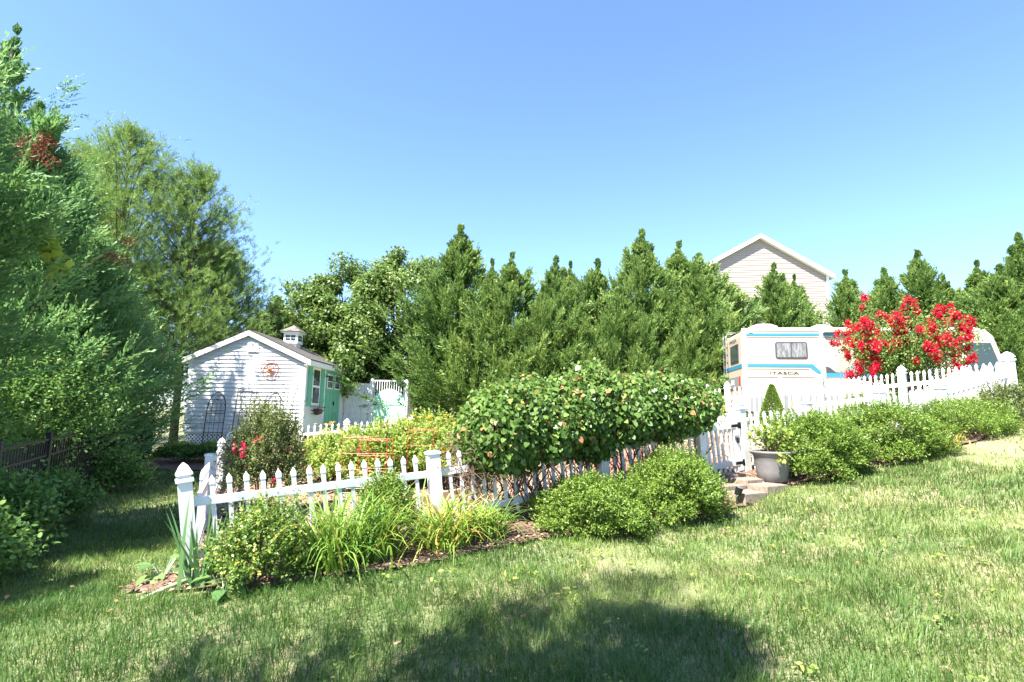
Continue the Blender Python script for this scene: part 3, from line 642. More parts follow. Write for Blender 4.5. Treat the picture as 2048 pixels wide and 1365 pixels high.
flat('skirt', rect(.1, 6.9, .42, .95), RVGREY, -.015)
def rr_(x0, x1, z0, z1, r=.07):
    P = []
    for cx, cz, a0 in ((x1-r, z0+r, -90), (x1-r, z1-r, 0), (x0+r, z1-r, 90), (x0+r, z0+r, 180)):
        for k in range(4): t = math.radians(a0+30*k); P.append((cx+r*math.cos(t), cz+r*math.sin(t)))
    return P
def rvwin(x0, x1, z0, z1):
    w0 = flat('window', rr_(x0, x1, z0, z1), RVDARK, -.022, th=.03)
    flat('pane', rr_(x0+.04, (x0+x1)/2-.015, z0+.04, z1-.04, .04), CURTAIN, -.028, w0); flat('pane', rr_((x0+x1)/2+.015, x1-.04, z0+.04, z1-.04, .04), CURTAIN, -.028, w0)
rvwin(1.02, 1.98, 2.10, 2.63); rvwin(3.4, 4.5, 2.05, 2.63)
flat('door', rr_(4.9, 5.6, .8, 2.75), RVWHITE, -.02, th=.03)
flat('cab_window', [(6.45,1.75),(7.45,1.75),(7.2,2.6),(6.45,2.6)], GLASS, -.02, th=.03)
MB().add([(7.33,.12,2.78),(7.64,.12,1.78),(7.64,RW-.12,1.78),(7.33,RW-.12,2.78),(7.30,.12,2.76),(7.61,.12,1.76),(7.61,RW-.12,1.76),(7.30,RW-.12,2.76)], [(0,1,2,3),(4,7,6,5),(0,4,5,1),(1,5,6,2),(2,6,7,3),(3,7,4,0)]).build('windshield', GLASS, rv)
m = MB(); m.tube([(2.45, -.09, 2.99), (6.4, -.09, 2.99)], .075, 10); m.build('awning_roll', RVWHITE, rv, smooth=False)
MB().box(2.36, 2.44, -.06, -.0, .9, 3.02).build('awning_arm', RVWHITE, rv); MB().box(6.4, 6.47, -.06, 0, .9, 3.02).build('awning_arm', RVWHITE, rv)
ac = MB().prism([(.35,RH_-.02),(1.45,RH_-.02),(1.35,3.26),(1.15,3.33),(.75,3.33),(.5,3.24)], .7, 1.6).build('roof_unit', RVWHITE, rv, bevel=.03)
MB().box(.78, 1.12, .69, .70, 3.14, 3.26).build('grille', RVGREY, ac)
MB().prism([(2.45,RH_-.02),(3.2,RH_-.02),(3.1,3.25),(2.9,3.31),(2.6,3.31)], .8, 1.5).build('roof_unit', RVWHITE, rv, bevel=.04)
for x_ in (2.9, 4.75, 5.75): flat('panel_seam', rect(x_, x_+.012, .95, 2.75), RVGREY, -.0125, th=.013)
for x_ in (.3, 2.6, 3.6): flat('hatch', rr_(x_, x_+.85, 1.02, 1.44, .04), RVWHITE, -.018, th=.02)
for x_ in (.25, 3.3, 6.2): MB().box(x_, x_+.1, -.03, 0, 2.925, 2.965).build('marker_lamp', RVSUN, rv)
# rear end
def rear(name, y0, y1, z0, z1, mat, dx=-.02, par=rv): return MB().box(dx, dx+.03, y0, y1, z0, z1).build(name, mat, par)
rw = rear('rear_window', .35, 1.35, 2.02, 2.62, RVDARK); 
for k in range(3): rear('pane', .40+k*.31, .66+k*.31, 2.06, 2.58, GLASS, -.026, rw)
rear('rear_stripe', .0, RW, 1.80, 1.93, RVBLUE, -.012); rear('rear_panel', .12, RW-.12, 1.18, 1.55, RVGREY, -.03)
rear('number_plate', .95, 1.28, 1.30, 1.46, RVWHITE, -.04); rear('tail_light', .14, .28, 1.24, 1.54, REDLENS, -.045); rear('tail_light', RW-.28, RW-.14, 1.24, 1.54, REDLENS, -.045)
MB().box(-.13, .0, .05, RW-.05, .75, .95).build('bumper', RVGREY, rv)
m = MB()
for y_ in (1.62, 1.98): m.tube([(-.09,y_,.9),(-.09,y_,3.0),(.0,y_,3.16),(.25,y_,3.16)], .014, 6)
for k in range(8): m.tube([(-.09,1.62,1.0+k*.27),(-.09,1.98,1.0+k*.27)], .012, 6)
m.build('ladder', CHROME, rv)
for x_ in (1.7, 6.4):
    for y_ in (.16, RW-.16):
        wh = MB(); wh.tube([(x_, y_-.13, .42), (x_, y_+.13, .42)], .42, 20); t_ = wh.build('wheel', BLACK, rv)
        MB().tube([(x_, y_-.14, .42), (x_, y_+.14, .42)], .24, 14).build('rim', RVWHITE, t_)
def text(s, name, size, parent, m4, mat, sx=1.9):
    c = bpy.data.curves.new(name, 'FONT'); c.body = s; c.size = size; c.extrude = .003
    o = bpy.data.objects.new(name, c); COL.objects.link(o); dg = bpy.context.evaluated_depsgraph_get(); me = bpy.data.meshes.new_from_object(o.evaluated_get(dg)); bpy.data.objects.remove(o)
    me.materials.clear(); me.materials.append(mat); q = link(name, me, parent); q.matrix_basis = m4 @ Matrix.Diagonal((sx, 1, 1, 1)); return q
text('ITASCA', 'lettering', .125, rv, Matrix.Translation((.82, -.013, 1.60)) @ Matrix.Rotation(math.radians(90), 4, 'X'), RVDARK, 2.1)
text('ITASCA', 'lettering', .15, rv, Matrix.Translation((-.014, 1.45, 2.72)) @ Matrix.Rotation(math.radians(-90), 4, 'Z') @ Matrix.Rotation(math.radians(90), 4, 'X'), RVDARK, 1.8)

# ------------------------------------------------------------------ foliage generators
def cypress_crown(seed, H, R, nb=240, ns=20, nl=9, ll=.10, lw=.034, low=.03, pe=.78, fat=1.):
    g = np.random.default_rng(seed); t = low + (1-low)*g.random(nb)**1.12; az = np.arange(nb)*2.39996+g.normal(0, .3, nb)
    prof = (np.clip(1-t, 0, 1)**pe)*(.72+.28*np.minimum(1, (t+.05)/.18)) + .05
    lob = 1+.22*np.sin(2*az+seed)+.14*np.sin(3*az+t*6+seed*2)
    L = R*prof*lob*g.uniform(.5, 1.2, nb); e0 = np.radians(2+42*t+g.normal(0, 8, nb)+14*(t > .92)); L = L*np.clip((1.02-t)/.12, .45, 1)
    base = np.stack([.03*np.sin(t*9+seed)*H/8, .03*np.cos(t*7)*H/8, H*(t*.93+np.maximum(0, t-.92)*.45)], -1)
    rad = np.stack([np.cos(az), np.sin(az), np.zeros(nb)], -1); up = np.array([0, 0, 1.])
    s = np.sqrt(g.uniform(.06, 1, (nb, ns))); bi = np.repeat(np.arange(nb), ns); s = s.ravel()
    e = e0[bi]+.38*s
    P = base[bi] + rad[bi]*(L[bi]*s*np.cos(e))[:, None] + up*(L[bi]*s*np.sin(e)*.85)[:, None]
    bd = rad[bi]*np.cos(e)[:, None]+up*np.sin(e)[:, None]
    P = P + g.normal(0, 1, P.shape)*(fat*.12*(1.12-s)*np.minimum(L[bi], 1.7)+.025)[:, None]
    D = nrm(bd*1.1 + up*.12 + rvec(len(P), g)*.6); sl = (.24+.36*g.random(len(P)))*np.clip(R/1.6, .5, 1.3)*np.clip(L[bi]/R*1.9, .14, 1)*(1.2-.5*s)
    si = np.repeat(np.arange(len(P)), nl); q = np.tile(np.linspace(.05, 1, nl), len(P)); n = len(si)
    N = rvec(len(P), g)[si]; sdv = nrm(np.cross(D[si], N)); alt = np.where(np.tile(np.arange(nl), len(P)) % 2 == 0, 1, -1)[:, None]
    LP = P[si] + D[si]*(sl[si]*q)[:, None] + up*(.05*q*q*sl[si])[:, None]
    LD = nrm(D[si] + sdv*alt*.75*(1.1-q)[:, None] + rvec(n, g)*.3)
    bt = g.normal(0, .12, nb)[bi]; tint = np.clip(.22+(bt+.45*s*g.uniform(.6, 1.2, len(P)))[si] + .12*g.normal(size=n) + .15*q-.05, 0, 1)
    V, F = leaves(LP, LD, N+rvec(n, g)*.5, ll*g.uniform(.6, 1.3, n)*(1.15-.4*q)*np.where(t[bi][si] > .92, .6, 1), lw*g.uniform(.7, 1.2, n), RH, .15)
    return V, F, tint
def trunk_mb(H, r, wob=.06, n=7, seed=0):
    g = random.Random(seed); pts = [(g.uniform(-wob, wob)*i/n, g.uniform(-wob, wob)*i/n, -.15+H*i/n) for i in range(n+1)]
    m = MB(); m.tube(pts, r, 8, r*.12); return m
def tree(name, loc, label, crown, H, r, mat, group=None, scale=1, rz=0, sc3=None):
    o = empty(name, loc, label, 'tree', group, rz); 
    o.scale = sc3 or (scale,)*3
    if isinstance(crown, tuple):
        V, F, t = crown; c = np_mesh('crown', V, F, mat, o, t); tk = trunk_mb(H, r).build('trunk', BARK, o, smooth=True); return o, c.data, tk.data
    link('crown', crown[0], o); link('trunk', crown[1], o); return o
# four conifer prototypes shared along the rear row
protos = []
for i, (H, R, nb) in enumerate(((8, 3.7, 270), (8, 3.1, 250), (8, 3.9, 280), (8, 3.4, 260))):
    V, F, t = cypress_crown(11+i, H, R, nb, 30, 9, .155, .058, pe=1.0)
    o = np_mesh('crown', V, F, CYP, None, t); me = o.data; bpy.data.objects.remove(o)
    protos.append([me, trunk_mb(7.4, .13, seed=i).mesh('trunk', BARK, True)])
row = [  # px, top py, distance, prototype, width scale, label
    (922, 437, 22.6, 2, .95, 'tallest broad conifer of the evergreen row, beside the leafy maples'),
    (884, 545, 24.4, 0, .9, 'lower bushy conifer in front of the maples at the end of the row'),
    (985, 507, 22, 1, .85, 'slender conifer pressed against the tallest broad one'), (1022, 492, 21.2, 1, 1.02, 'pointed conifer with open gaps of sky beyond the slender one'), (1085, 560, 20.3, 0, .9, None), (1112, 502, 21.4, 3, .95, 'broader half of the twin topped conifers in the row'), (1140, 512, 21.8, 1, .8, 'narrower half of the twin topped conifers in the row'),
    (1194, 507, 21.6, 0, .98, 'single medium conifer between the twin tops and the tall pointed one'), (1240, 545, 20.8, 3, .8, None), (1284, 448, 21.8, 2, .85, 'tall pointed conifer rising above its neighbours midway along the row'),
    (1354, 470, 21.6, 1, 1.0, 'second tallest conifer next to the tall pointed one'), (1400, 496, 21.2, 3, 1.0, 'conifer overlapping the low roof corner of the beige house'), (1452, 540, 21.5, 0, 1.05, None), (1375, 590, 20.4, 2, .8, None), (1160, 600, 20.2, 2, .8, None), (1280, 600, 20.4, 0, .8, None),
    (1546, 517, 22.6, 3, .98, 'conifer standing in front of the beige house gable'), (1586, 540, 23.4, 1, .9, None), (1500, 600, 22.5, 0, .8, None), (1620, 600, 23.0, 2, .8, None),
    (1690, 530, 24.0, 1, 1.0, 'conifer just beyond the corner board of the beige house'), (1766, 526, 23.6, 3, 1.0, None), (1832, 490, 23.0, 0, 1.05, 'taller conifer rising behind the red flowering tree'), (1885, 540, 22.4, 2, .95, None),
    (1950, 512, 21.6, 1, 1.15, None), (1995, 520, 20.5, 0, 1.1, None), (2036, 455, 21.2, 2, 1.0, 'tall conifer closing the row behind the motorhome cab'), (2110, 470, 20, 3, 1.2, None), (1730, 610, 22.6, 0, .9, None)]
for k, (px, py, d_, pi, ws, lab) in enumerate(row):
    tp = at(px, py, d_); z0 = g1(tp.x, d_); H = tp.z-z0
    lb = lab or ('feathery green conifer in the evergreen row behind the motorhome' if px > 1650 else 'feathery green conifer in the evergreen row behind the vine and garden')
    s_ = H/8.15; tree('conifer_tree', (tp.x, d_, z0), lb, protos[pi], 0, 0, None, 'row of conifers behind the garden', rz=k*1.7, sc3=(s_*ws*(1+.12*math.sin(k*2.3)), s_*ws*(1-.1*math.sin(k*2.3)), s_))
# near conifers on the left, each with its own crown
def left_cyp(name, x, y, H, R, seed, label, nb, ns, nl, ll, lw, low=.02, mat=CEDAR, pe=.7, fat=1.):
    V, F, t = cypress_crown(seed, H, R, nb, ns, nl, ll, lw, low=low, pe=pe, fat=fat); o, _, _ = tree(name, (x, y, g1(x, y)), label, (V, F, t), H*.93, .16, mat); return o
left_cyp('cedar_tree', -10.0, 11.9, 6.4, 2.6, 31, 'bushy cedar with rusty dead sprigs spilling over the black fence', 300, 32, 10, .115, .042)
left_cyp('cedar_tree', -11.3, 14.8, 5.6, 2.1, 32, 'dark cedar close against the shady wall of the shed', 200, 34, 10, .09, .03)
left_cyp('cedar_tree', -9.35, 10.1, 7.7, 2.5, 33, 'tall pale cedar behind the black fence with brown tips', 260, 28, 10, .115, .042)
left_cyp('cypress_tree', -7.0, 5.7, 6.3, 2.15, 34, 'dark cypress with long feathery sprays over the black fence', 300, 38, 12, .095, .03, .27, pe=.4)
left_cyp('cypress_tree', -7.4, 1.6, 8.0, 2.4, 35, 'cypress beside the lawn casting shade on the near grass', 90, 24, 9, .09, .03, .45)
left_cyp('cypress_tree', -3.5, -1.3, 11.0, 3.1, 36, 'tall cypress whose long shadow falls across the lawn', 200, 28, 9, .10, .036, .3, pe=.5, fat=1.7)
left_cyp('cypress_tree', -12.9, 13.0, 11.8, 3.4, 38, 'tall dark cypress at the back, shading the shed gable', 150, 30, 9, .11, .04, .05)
def pine_crown(seed, H, R):
    g = np.random.default_rng(seed); P = []; D = []; tw = MB()
    for wv in np.arange(.22, .99, .042):
        for b in range(8):
            az = g.uniform(0, 6.28); L = R*(1-wv)**.6*g.uniform(.7, 1.15)+.25; e = math.radians(12+45*wv+g.normal(0, 6))
            dr = np.array([math.cos(az)*math.cos(e), math.sin(az)*math.cos(e), math.sin(e)]); b0 = np.array([0, 0, wv*H*.97])
            tw.tube([b0, b0+dr*L*.5, b0+dr*L+np.array([0, 0, .12*L])], .025, 4, .006)
            for k in range(int(9+L*12)):
                s = math.sqrt(g.uniform(.08, 1)); p = b0+dr*L*s+np.array([0, 0, .12*L*s*s])+g.normal(0, .13*(L*.6+.5), 3)
                q = dr + g.normal(0, .55, 3)+np.array([0, 0, .75]); P.append(p); D.append(q/np.linalg.norm(q))
    P = np.array(P); D = np.array(D); m = len(P); nn = 26; i = np.repeat(np.arange(m), nn); n = len(i)
    q = g.uniform(-.16, .06, n); LP = P[i]+D[i]*q[:, None]; LD = nrm(D[i]*.8+rvec(n, g)*.75)
    V, F = leaves(LP, LD, rvec(n, g), .13*g.uniform(.7, 1.25, n), .011, RH, .05)
    return V, F, np.clip(g.normal(.5, .15, m)[i]+g.normal(0, .12, n), 0, 1), tw
for (px, py, d_, R, sd_, lab) in ((265, 262, 18.0, 4.4, 41, 'tall light green pine, the higher of two behind the cedars'), (398, 345, 19.0, 4.0, 42, 'airy pine beside the shed roof, lower of two'),
                             (190, 300, 21, 4.2, 43, 'pine half hidden behind the tallest pine'), (440, 500, 21, 3.6, 44, 'low pine spreading behind the shed ridge')):
    tp = at(px, py, d_); z0 = g1(tp.x, d_); V, F, t, tw = pine_crown(sd_, tp.z-z0, R)
    o, _, _ = tree('pine_tree', (tp.x, d_, z0), lab, (V, F, t), (tp.z-z0)*.96, .15, PINE); tw.build('limbs', BARK, o)
def clump_tree(seed, H, R, nc=75, per=330, ll=.13, lw=.10):
    g = np.random.default_rng(seed); dirs = rvec(nc, g); rr = g.uniform(.45, 1, nc)**.5
    C = dirs*rr[:, None]*np.array([R, R, H*.40]); C[:, 2] += H*.58; C[:, :2] *= (1-.35*np.clip((C[:, 2]/H-.55)/.45, 0, 1))[:, None]
    i = np.repeat(np.arange(nc), per); n = len(i); cr_ = g.uniform(.35, .7, nc)*R/2.2; off = rvec(n, g)*(g.random(n)**.4)[:, None]
    LP = C[i]+off*cr_[i][:, None]*np.array([1, 1, .75]); N = off+np.array([0, 0, .7])+rvec(n, g)*.5; D = rvec(n, g)+np.array([0, 0, -.35])
    V, F = leaves(LP, D, N, ll*g.uniform(.6, 1.25, n), lw*g.uniform(.6, 1.2, n), OVAL, .25)
    tw = MB()
    for k in range(0, nc, 2):
        c = Vector(C[k]); b = Vector((0, 0, max(.5, c.z*.45))); tw.tube([b, b.lerp(c, .5)+Vector((0, 0, -.1)), c], .05, 5, .012)
    return V, F, np.clip(g.normal(.5, .13, nc)[i]+g.normal(0, .18, n), 0, 1), tw
for (px, py, d_, R, sd_, lab) in ((640, 545, 23.5, 2.3, 51, 'rounded maple with small pale leaves nearest the shed roof'), (712, 508, 24.2, 2.5, 52, 'maple between its two neighbours behind the mint gate'), (812, 488, 24.6, 2.7, 53, 'tallest maple beside the broad conifer'),
                             (562, 592, 26, 1.7, 54, 'small dark leafy tree peeking above the shed cupola'), (690, 610, 22.6, 2.2, 55, 'low maple crown directly above the privacy fence')):
    tp = at(px, py, d_); z0 = g1(tp.x, d_); V, F, t, tw = clump_tree(sd_, tp.z-z0, R)
    o, _, _ = tree('maple_tree', (tp.x, d_, z0), lab, (V, F, t), (tp.z-z0)*.8, .14, MAPLE, 'maples behind the shed'); tw.build('limbs', BARK, o)
# dead rusty sprigs are parts of the cedars they hang on; lime vine climbs in front
def blob(C, rad, n, ll, lw, shape=OVAL, upb=.3):
    off = rvec(n)*(rng.random(n)**.5)[:, None]*np.array(rad); P = np.array(C)+off
    return leaves(P, rvec(n)+np.array([0, 0, upb]), rvec(n)+np.array([0, 0, .5]), ll*rng.uniform(.6, 1.3, n), lw*rng.uniform(.6, 1.3, n), shape, .25)
ced = [o for o in bpy.data.objects if o.name.startswith('cedar_tree')]
for par, px0, px1, py0, py1, d_ in ((ced[0], 165, 250, 480, 520, 11.3), (ced[-1], 45, 100, 265, 330, 9.7)):
    Vs = []; Fs = []; n0 = 0
    for k in range(9):
        c = at(px0+(px1-px0)*k/8, py0+(py1-py0)*rng.random(), d_)-par.location; V, F = blob(c, (.2, .2, .14), 80, .06, .02, RH); Vs.append(V); Fs.append(F+n0); n0 += len(V)
    o = np_mesh('dead_sprigs', np.concatenate(Vs), np.concatenate(Fs), DEADLEAF, par, rng.random(9*80)); o['label'] = 'rusty brown dead sprigs among the green foliage'; o['kind'] = 'stuff'
def shrub(name, c, r, h, n, ll, lw, mat, label, cat='shrub', per=7, up=.55, group=None, shape=OVAL, lump=.27, low=.0, spread=.09, tintk=.18, stems=8, ry=None, dn=.22):
    """dense sprig-built bush standing at c"""
    x, y = c[0], c[1]; z0 = c[2] if len(c) > 2 else g1(x, y); o = empty(name, (x, y, z0), label, cat, group); ry = ry or r
    d = rvec(n); d[:, 2] = np.abs(d[:, 2])*(1+dn)-dn; d = nrm(d); a = np.arctan2(d[:, 1], d[:, 0])
    lum = 1+lump*(np.sin(3*a+x*5+d[:, 2]*4)+.7*np.sin(5*a+y*3-d[:, 2]*6)+.6*np.sin(9*a+d[:, 2]*9))/1.6
    q = 1-np.abs(rng.normal(0, .17, n))+np.where(rng.random(n) < .07, rng.uniform(0, .22, n), 0); P = d*q[:, None]*lum[:, None]*np.array([r, ry, h*.56]); P[:, 2] = np.maximum(.03, P[:, 2]+h*.44)
    D = nrm(d*.8+np.array([0, 0, up])+rvec(n)*.55); i = np.repeat(np.arange(n), per); m = len(i); t = np.tile(np.linspace(0, 1, per), n)
    LP = P[i]+D[i]*(t*spread)[:, None]; LD = nrm(D[i]*.7+rvec(m)*.8); N = D[i]*.6+rvec(m)*.7+np.array([0, 0, .4])
    V, F = leaves(LP, LD, N, ll*rng.uniform(.65, 1.25, m), lw*rng.uniform(.65, 1.25, m), shape, .3)
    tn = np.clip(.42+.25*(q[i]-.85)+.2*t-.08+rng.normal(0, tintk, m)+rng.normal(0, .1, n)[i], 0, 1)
    np_mesh('foliage', V, F, mat, o, tn); s = MB()
    for k in range(stems):
        a = k*2.4; s.tube([(.05*math.cos(a), .05*math.sin(a), -.03), (r*.3*math.cos(a), ry*.3*math.sin(a), h*.35), (r*.65*math.cos(a+.3), ry*.65*math.sin(a+.3), h*.72)], .010, 4, .003)
    s.build('stems', TWIG, o); return o
# boxwoods along the bed
def onpix(px, py, d_): p = at(px, py, d_); return (p.x, p.y)
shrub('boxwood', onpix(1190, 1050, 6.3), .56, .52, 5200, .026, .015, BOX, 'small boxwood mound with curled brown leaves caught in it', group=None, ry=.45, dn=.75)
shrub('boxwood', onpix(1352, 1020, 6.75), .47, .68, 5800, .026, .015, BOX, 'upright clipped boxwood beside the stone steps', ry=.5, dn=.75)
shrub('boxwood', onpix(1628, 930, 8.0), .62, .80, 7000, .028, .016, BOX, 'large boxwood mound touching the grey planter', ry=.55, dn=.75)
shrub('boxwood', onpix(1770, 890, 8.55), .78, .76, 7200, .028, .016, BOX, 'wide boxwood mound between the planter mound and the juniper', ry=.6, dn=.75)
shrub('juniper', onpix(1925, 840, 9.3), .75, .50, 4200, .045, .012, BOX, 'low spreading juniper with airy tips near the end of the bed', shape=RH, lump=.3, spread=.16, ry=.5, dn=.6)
shrub('nandina', onpix(2020, 815, 9.5), .4, .55, 900, .05, .018, ROSEL, 'thin leggy shrub with reddish leaves by the end post', shape=RH, lump=.35, spread=.15)
shrub('euonymus', onpix(528, 1100, 4.72), .26, .52, 1500, .028, .018, EUON, 'gold edged euonymus bush in front of the corner pickets', lump=.42, dn=.6, spread=.15, up=.8)
shrub('green_bush', onpix(770, 1040, 5.7), .24, .66, 1500, .024, .014, BOX, 'slim upright green bush among the daylilies', lump=.2)
rb = shrub('rose_bush', onpix(536, 900, 7.7), .42, 1.42, 4200, .03, .02, ROSEL, 'tall rose bush with red blooms inside the fence corner', lump=.3, spread=.16, up=.8, stems=14)
def blooms(par, n, r, h, size, mat, name='bloom', z0=.35, petals=9, ry=None):
    for k in range(n):
        a = rng.uniform(0, 6.28); e = rng.uniform(-.1, 1); c = np.array([r*math.cos(a)*math.cos(e)*.98, (ry or r)*math.sin(a)*math.cos(e)*.98, h*(z0+(1-z0)*max(0, math.sin(e)))])
        V, F = blob(c, (size*.5,)*3, petals, size*.8, size*.7, OVAL); np_mesh(name, V, F, mat, par, rng.random(petals))
blooms(rb, 34, .64, 1.25, .05, PINKFL)
# dwarf spruce cone
sp = onpix(1545, 812, 12.6); zs = g1(*sp); o = empty('dwarf_spruce', (sp[0], sp[1], zs), 'small clipped cone shaped green spruce behind the white pickets', 'shrub')
n = 5200; tz = rng.random(n)**1.4; a = rng.uniform(0, 6.28, n); rr2 = .33*(1-tz)**.85*(1-np.abs(rng.normal(0, .10, n))); P = np.stack([rr2*np.cos(a), rr2*np.sin(a), .02+tz*.95], -1)
D = np.stack([np.cos(a), np.sin(a), np.full(n, .9)], -1)+rvec(n)*.5; V, F = leaves(P, D, rvec(n), .07, .022, RH); np_mesh('crown', V, F, BOX, o, np.clip(rng.normal(.5, .17, n), 0, 1)); trunk_mb(.9, .03).build('trunk', BARK, o)
# grape vine over the fence
va = Vector(P1).lerp(Vector(P2), .10); vb = Vector(G1)+Vector((-.05, 0, 0))
gv = empty('grape_vine', va.lerp(vb, .5), 'big leafy grape vine mound sprawling over the white picket fence', 'vine')
ax_ = (vb-va); Lv = ax_.length; axn = ax_.normalized(); side = Vector((-axn.y, axn.x, 0))
n = 32000; s = rng.random(n); a = rng.uniform(0, 6.283, n); hgt = .40+.13*np.sin(np.clip(s*1.15+.03, 0, 1)*math.pi)**.6+.05*np.sin(s*17)+.03*np.sin(s*31); zc = 1.02+.10*np.sin(s*math.pi)-.02*s
prof_ = np.clip(np.minimum(s/.10, (1-s)/.05), 0, 1)**.4; q = (1-np.abs(rng.normal(0, .20, n)))*(1+.07*np.sin(s*23+2*a)+.06*np.sin(s*41-3*a+1))+np.where(rng.random(n) < .05, rng.uniform(0, .28, n), 0)
lz = np.sin(a)*hgt*prof_*q; lz = np.where(lz < 0, lz*(1.05-.30*s), lz); ly = np.cos(a)*.58*prof_*q
VA = np.array(va); P = VA+s[:, None]*np.array(ax_)+np.array(side)*ly[:, None]; P[:, 2] += zc+lz+.04*rng.normal(size=n)
out = np.array(side)*np.cos(a)[:, None]+np.array([0, 0, 1.])*np.sin(a)[:, None]
N = nrm(out*.7+np.array([0, -.25, .5])+rvec(n)*.85); D = nrm(np.array([0, 0, -.9])+out*.4+rvec(n)*.8)
sz = .026+.048*rng.random(n)**1.3; V, F = leaves(P, D, N, sz, sz*.85, BROAD, .3)
tn = np.clip(.40+rng.normal(0, .26, n)+.12*np.sin(a), 0, .93); tn[rng.random(n) < .03] = 1.0
np_mesh('foliage', V, F, VINE, gv, tn, origin=gv.location)
m = MB(); g = random.Random(3)
for k in range(190):
    t0 = g.random()**1.15; b = va + ax_*t0 + side*g.uniform(-.15, .3); b.z += g.uniform(.02, .25); p = [b]
    for j in range(6):
        b = b + axn*g.uniform(-.13, .13) + side*g.uniform(-.07, .07) + Vector((0, 0, g.uniform(.05, .19))); p.append(b)
    m.tube(p, g.choice((.004, .005, .007, .014)), 4, .003)
for k in range(130):                          # bare tangle at the low end
    b = va + ax_*g.uniform(-.02, .13) + side*g.uniform(-.35, .35); b.z += g.uniform(.55, 1.0); p = [b]
    for j in range(4): b = b + Vector((g.uniform(-.16, .13), g.uniform(-.12, .12), g.uniform(-.14, .10))); p.append(b)
    m.tube(p, .0045, 4, .003)
m.build('stems', TWIG, gv, rel='world')
# crape myrtle with red panicles
cp = at(1815, 800, 13.6); zc_ = g1(cp.x, 13.6); cm = empty('crape_myrtle', (cp.x, 13.6, zc_), 'crape myrtle covered in bright red flower clusters before the motorhome', 'tree')
m = MB(); tips = []
for k in range(64):
    a = rng.uniform(0, 6.28); R_ = rng.uniform(.15, 1)**.6; tx = 1.72*R_*math.cos(a); ty = 1.3*R_*math.sin(a); tz = 1.15+(2.1*(1-.45*R_**2))*rng.uniform(.35, 1.0)
    if tx < -.9: tz = min(tz, 2.35)
    m.tube([(tx*.04, ty*.04, -.05), (tx*.3, ty*.3, tz*.45), (tx*.75, ty*.75, tz*.82), (tx, ty, tz)], .022, 5, .004); tips.append((tx, ty, tz))
m.build('trunk', BARK, cm); tips = np.array(tips)
n = 17000; i = rng.integers(0, len(tips), n); q = rng.uniform(.3, 1, n); P = tips[i]*np.stack([q, q, .35+.62*q], -1)+rng.normal(0, .22, (n, 3)); V, F = leaves(P, rvec(n), rvec(n)+np.array([0, 0, .6]), .06, .035, OVAL, .2); np_mesh('crown', V, F, MYRT, cm, rng.random(n))
for tp in np.concatenate([tips, tips*np.array([.8, .8, .86])+rng.normal(0, .12, tips.shape), tips*np.array([.95, .95, .9])+rng.normal(0, .16, tips.shape), tips[::2]*np.array([1, 1, .66])+rng.normal(0, .2, tips[::2].shape)]):
    nn = 120; sc_ = rng.uniform(.6, 1.2); off = rvec(nn)*(rng.random(nn)**.7)[:, None]*np.array([.10, .10, .14])*sc_
    V, F = leaves(np.array(tp)+off, rvec(nn), rvec(nn), .045, .04, OVAL, .4); np_mesh('flower_cluster', V, F, REDFL, cm, rng.random(nn))
# strap-leaved plants
def straps(name, c, n, L, W, mat, label, arch=1.2, spread=.10, up0=1.1, segs=6, cat='plant', tb=.45, tk=.22):
    z0 = g1(*c); o = empty(name, (c[0], c[1], z0), label, cat); az = rng.uniform(0, 6.28, n); el = np.clip(rng.normal(up0, .22, n), .3, 1.55); ln = L*rng.uniform(.6, 1.15, n); wd = W*rng.uniform(.7, 1.2, n)
    P = np.stack([spread*rng.normal(size=n), spread*rng.normal(size=n), np.zeros(n)], -1); V = np.zeros((n, segs+1, 2, 3)); sd = np.stack([-np.sin(az), np.cos(az), np.zeros(n)], -1); ar = arch*rng.uniform(.6, 1.25, n)
    for k in range(segs+1):
        s = k/segs; w_ = wd*(1-s**2.2)*.5+.0008; V[:, k, 0] = P-sd*w_[:, None]; V[:, k, 1] = P+sd*w_[:, None]
        e = el-ar*s*s*1.6; st = ln/segs; P = P+np.stack([np.cos(az)*np.cos(e)*st, np.sin(az)*np.cos(e)*st, np.sin(e)*st], -1); P[:, 2] = np.maximum(P[:, 2], .012)
    b = np.arange(n)[:, None]*(segs+1)*2; F = np.concatenate([b+np.array([[2*k, 2*k+1, 2*k+3, 2*k+2]]) for k in range(segs)])
    t = np.clip(rng.normal(tb, tk, n), 0, 1); np_mesh('leaves', V.reshape(-1, 3), F, mat, o, np.tile(t, segs)); return o
straps('daylily', onpix(665, 1110, 5.0), 230, .86, .020, LILY, 'arching green daylily clump beside the gold edged bush')
straps('daylily', onpix(745, 1110, 5.25), 190, .80, .020, LILY, 'daylily clump under the slim green bush')
straps('daylily', onpix(885, 1090, 5.55), 260, .76, .020, LILY, 'yellowing daylily clump in front of the flat topped post', arch=1.5, tb=.62)
straps('daylily', onpix(965, 1060, 5.95), 220, .60, .018, LILY, 'daylily clump next to the bare mulch patch', arch=1.5, tb=.5)
straps('daylily', onpix(1890, 880, 8.75), 90, .5, .016, LILY, 'yellow daylily clump between the boxwood and juniper', arch=1.5, tb=.75)
straps('iris', onpix(398, 1140, 4.72), 22, .66, .034, IRIS, 'sword leaved iris fan at the foot of the corner post', arch=.12, spread=.05, up0=1.3)
straps('iris', onpix(450, 1115, 4.9), 16, .62, .034, IRIS, 'sword leaved iris fan against the first pickets', arch=.12, spread=.06, up0=1.35)
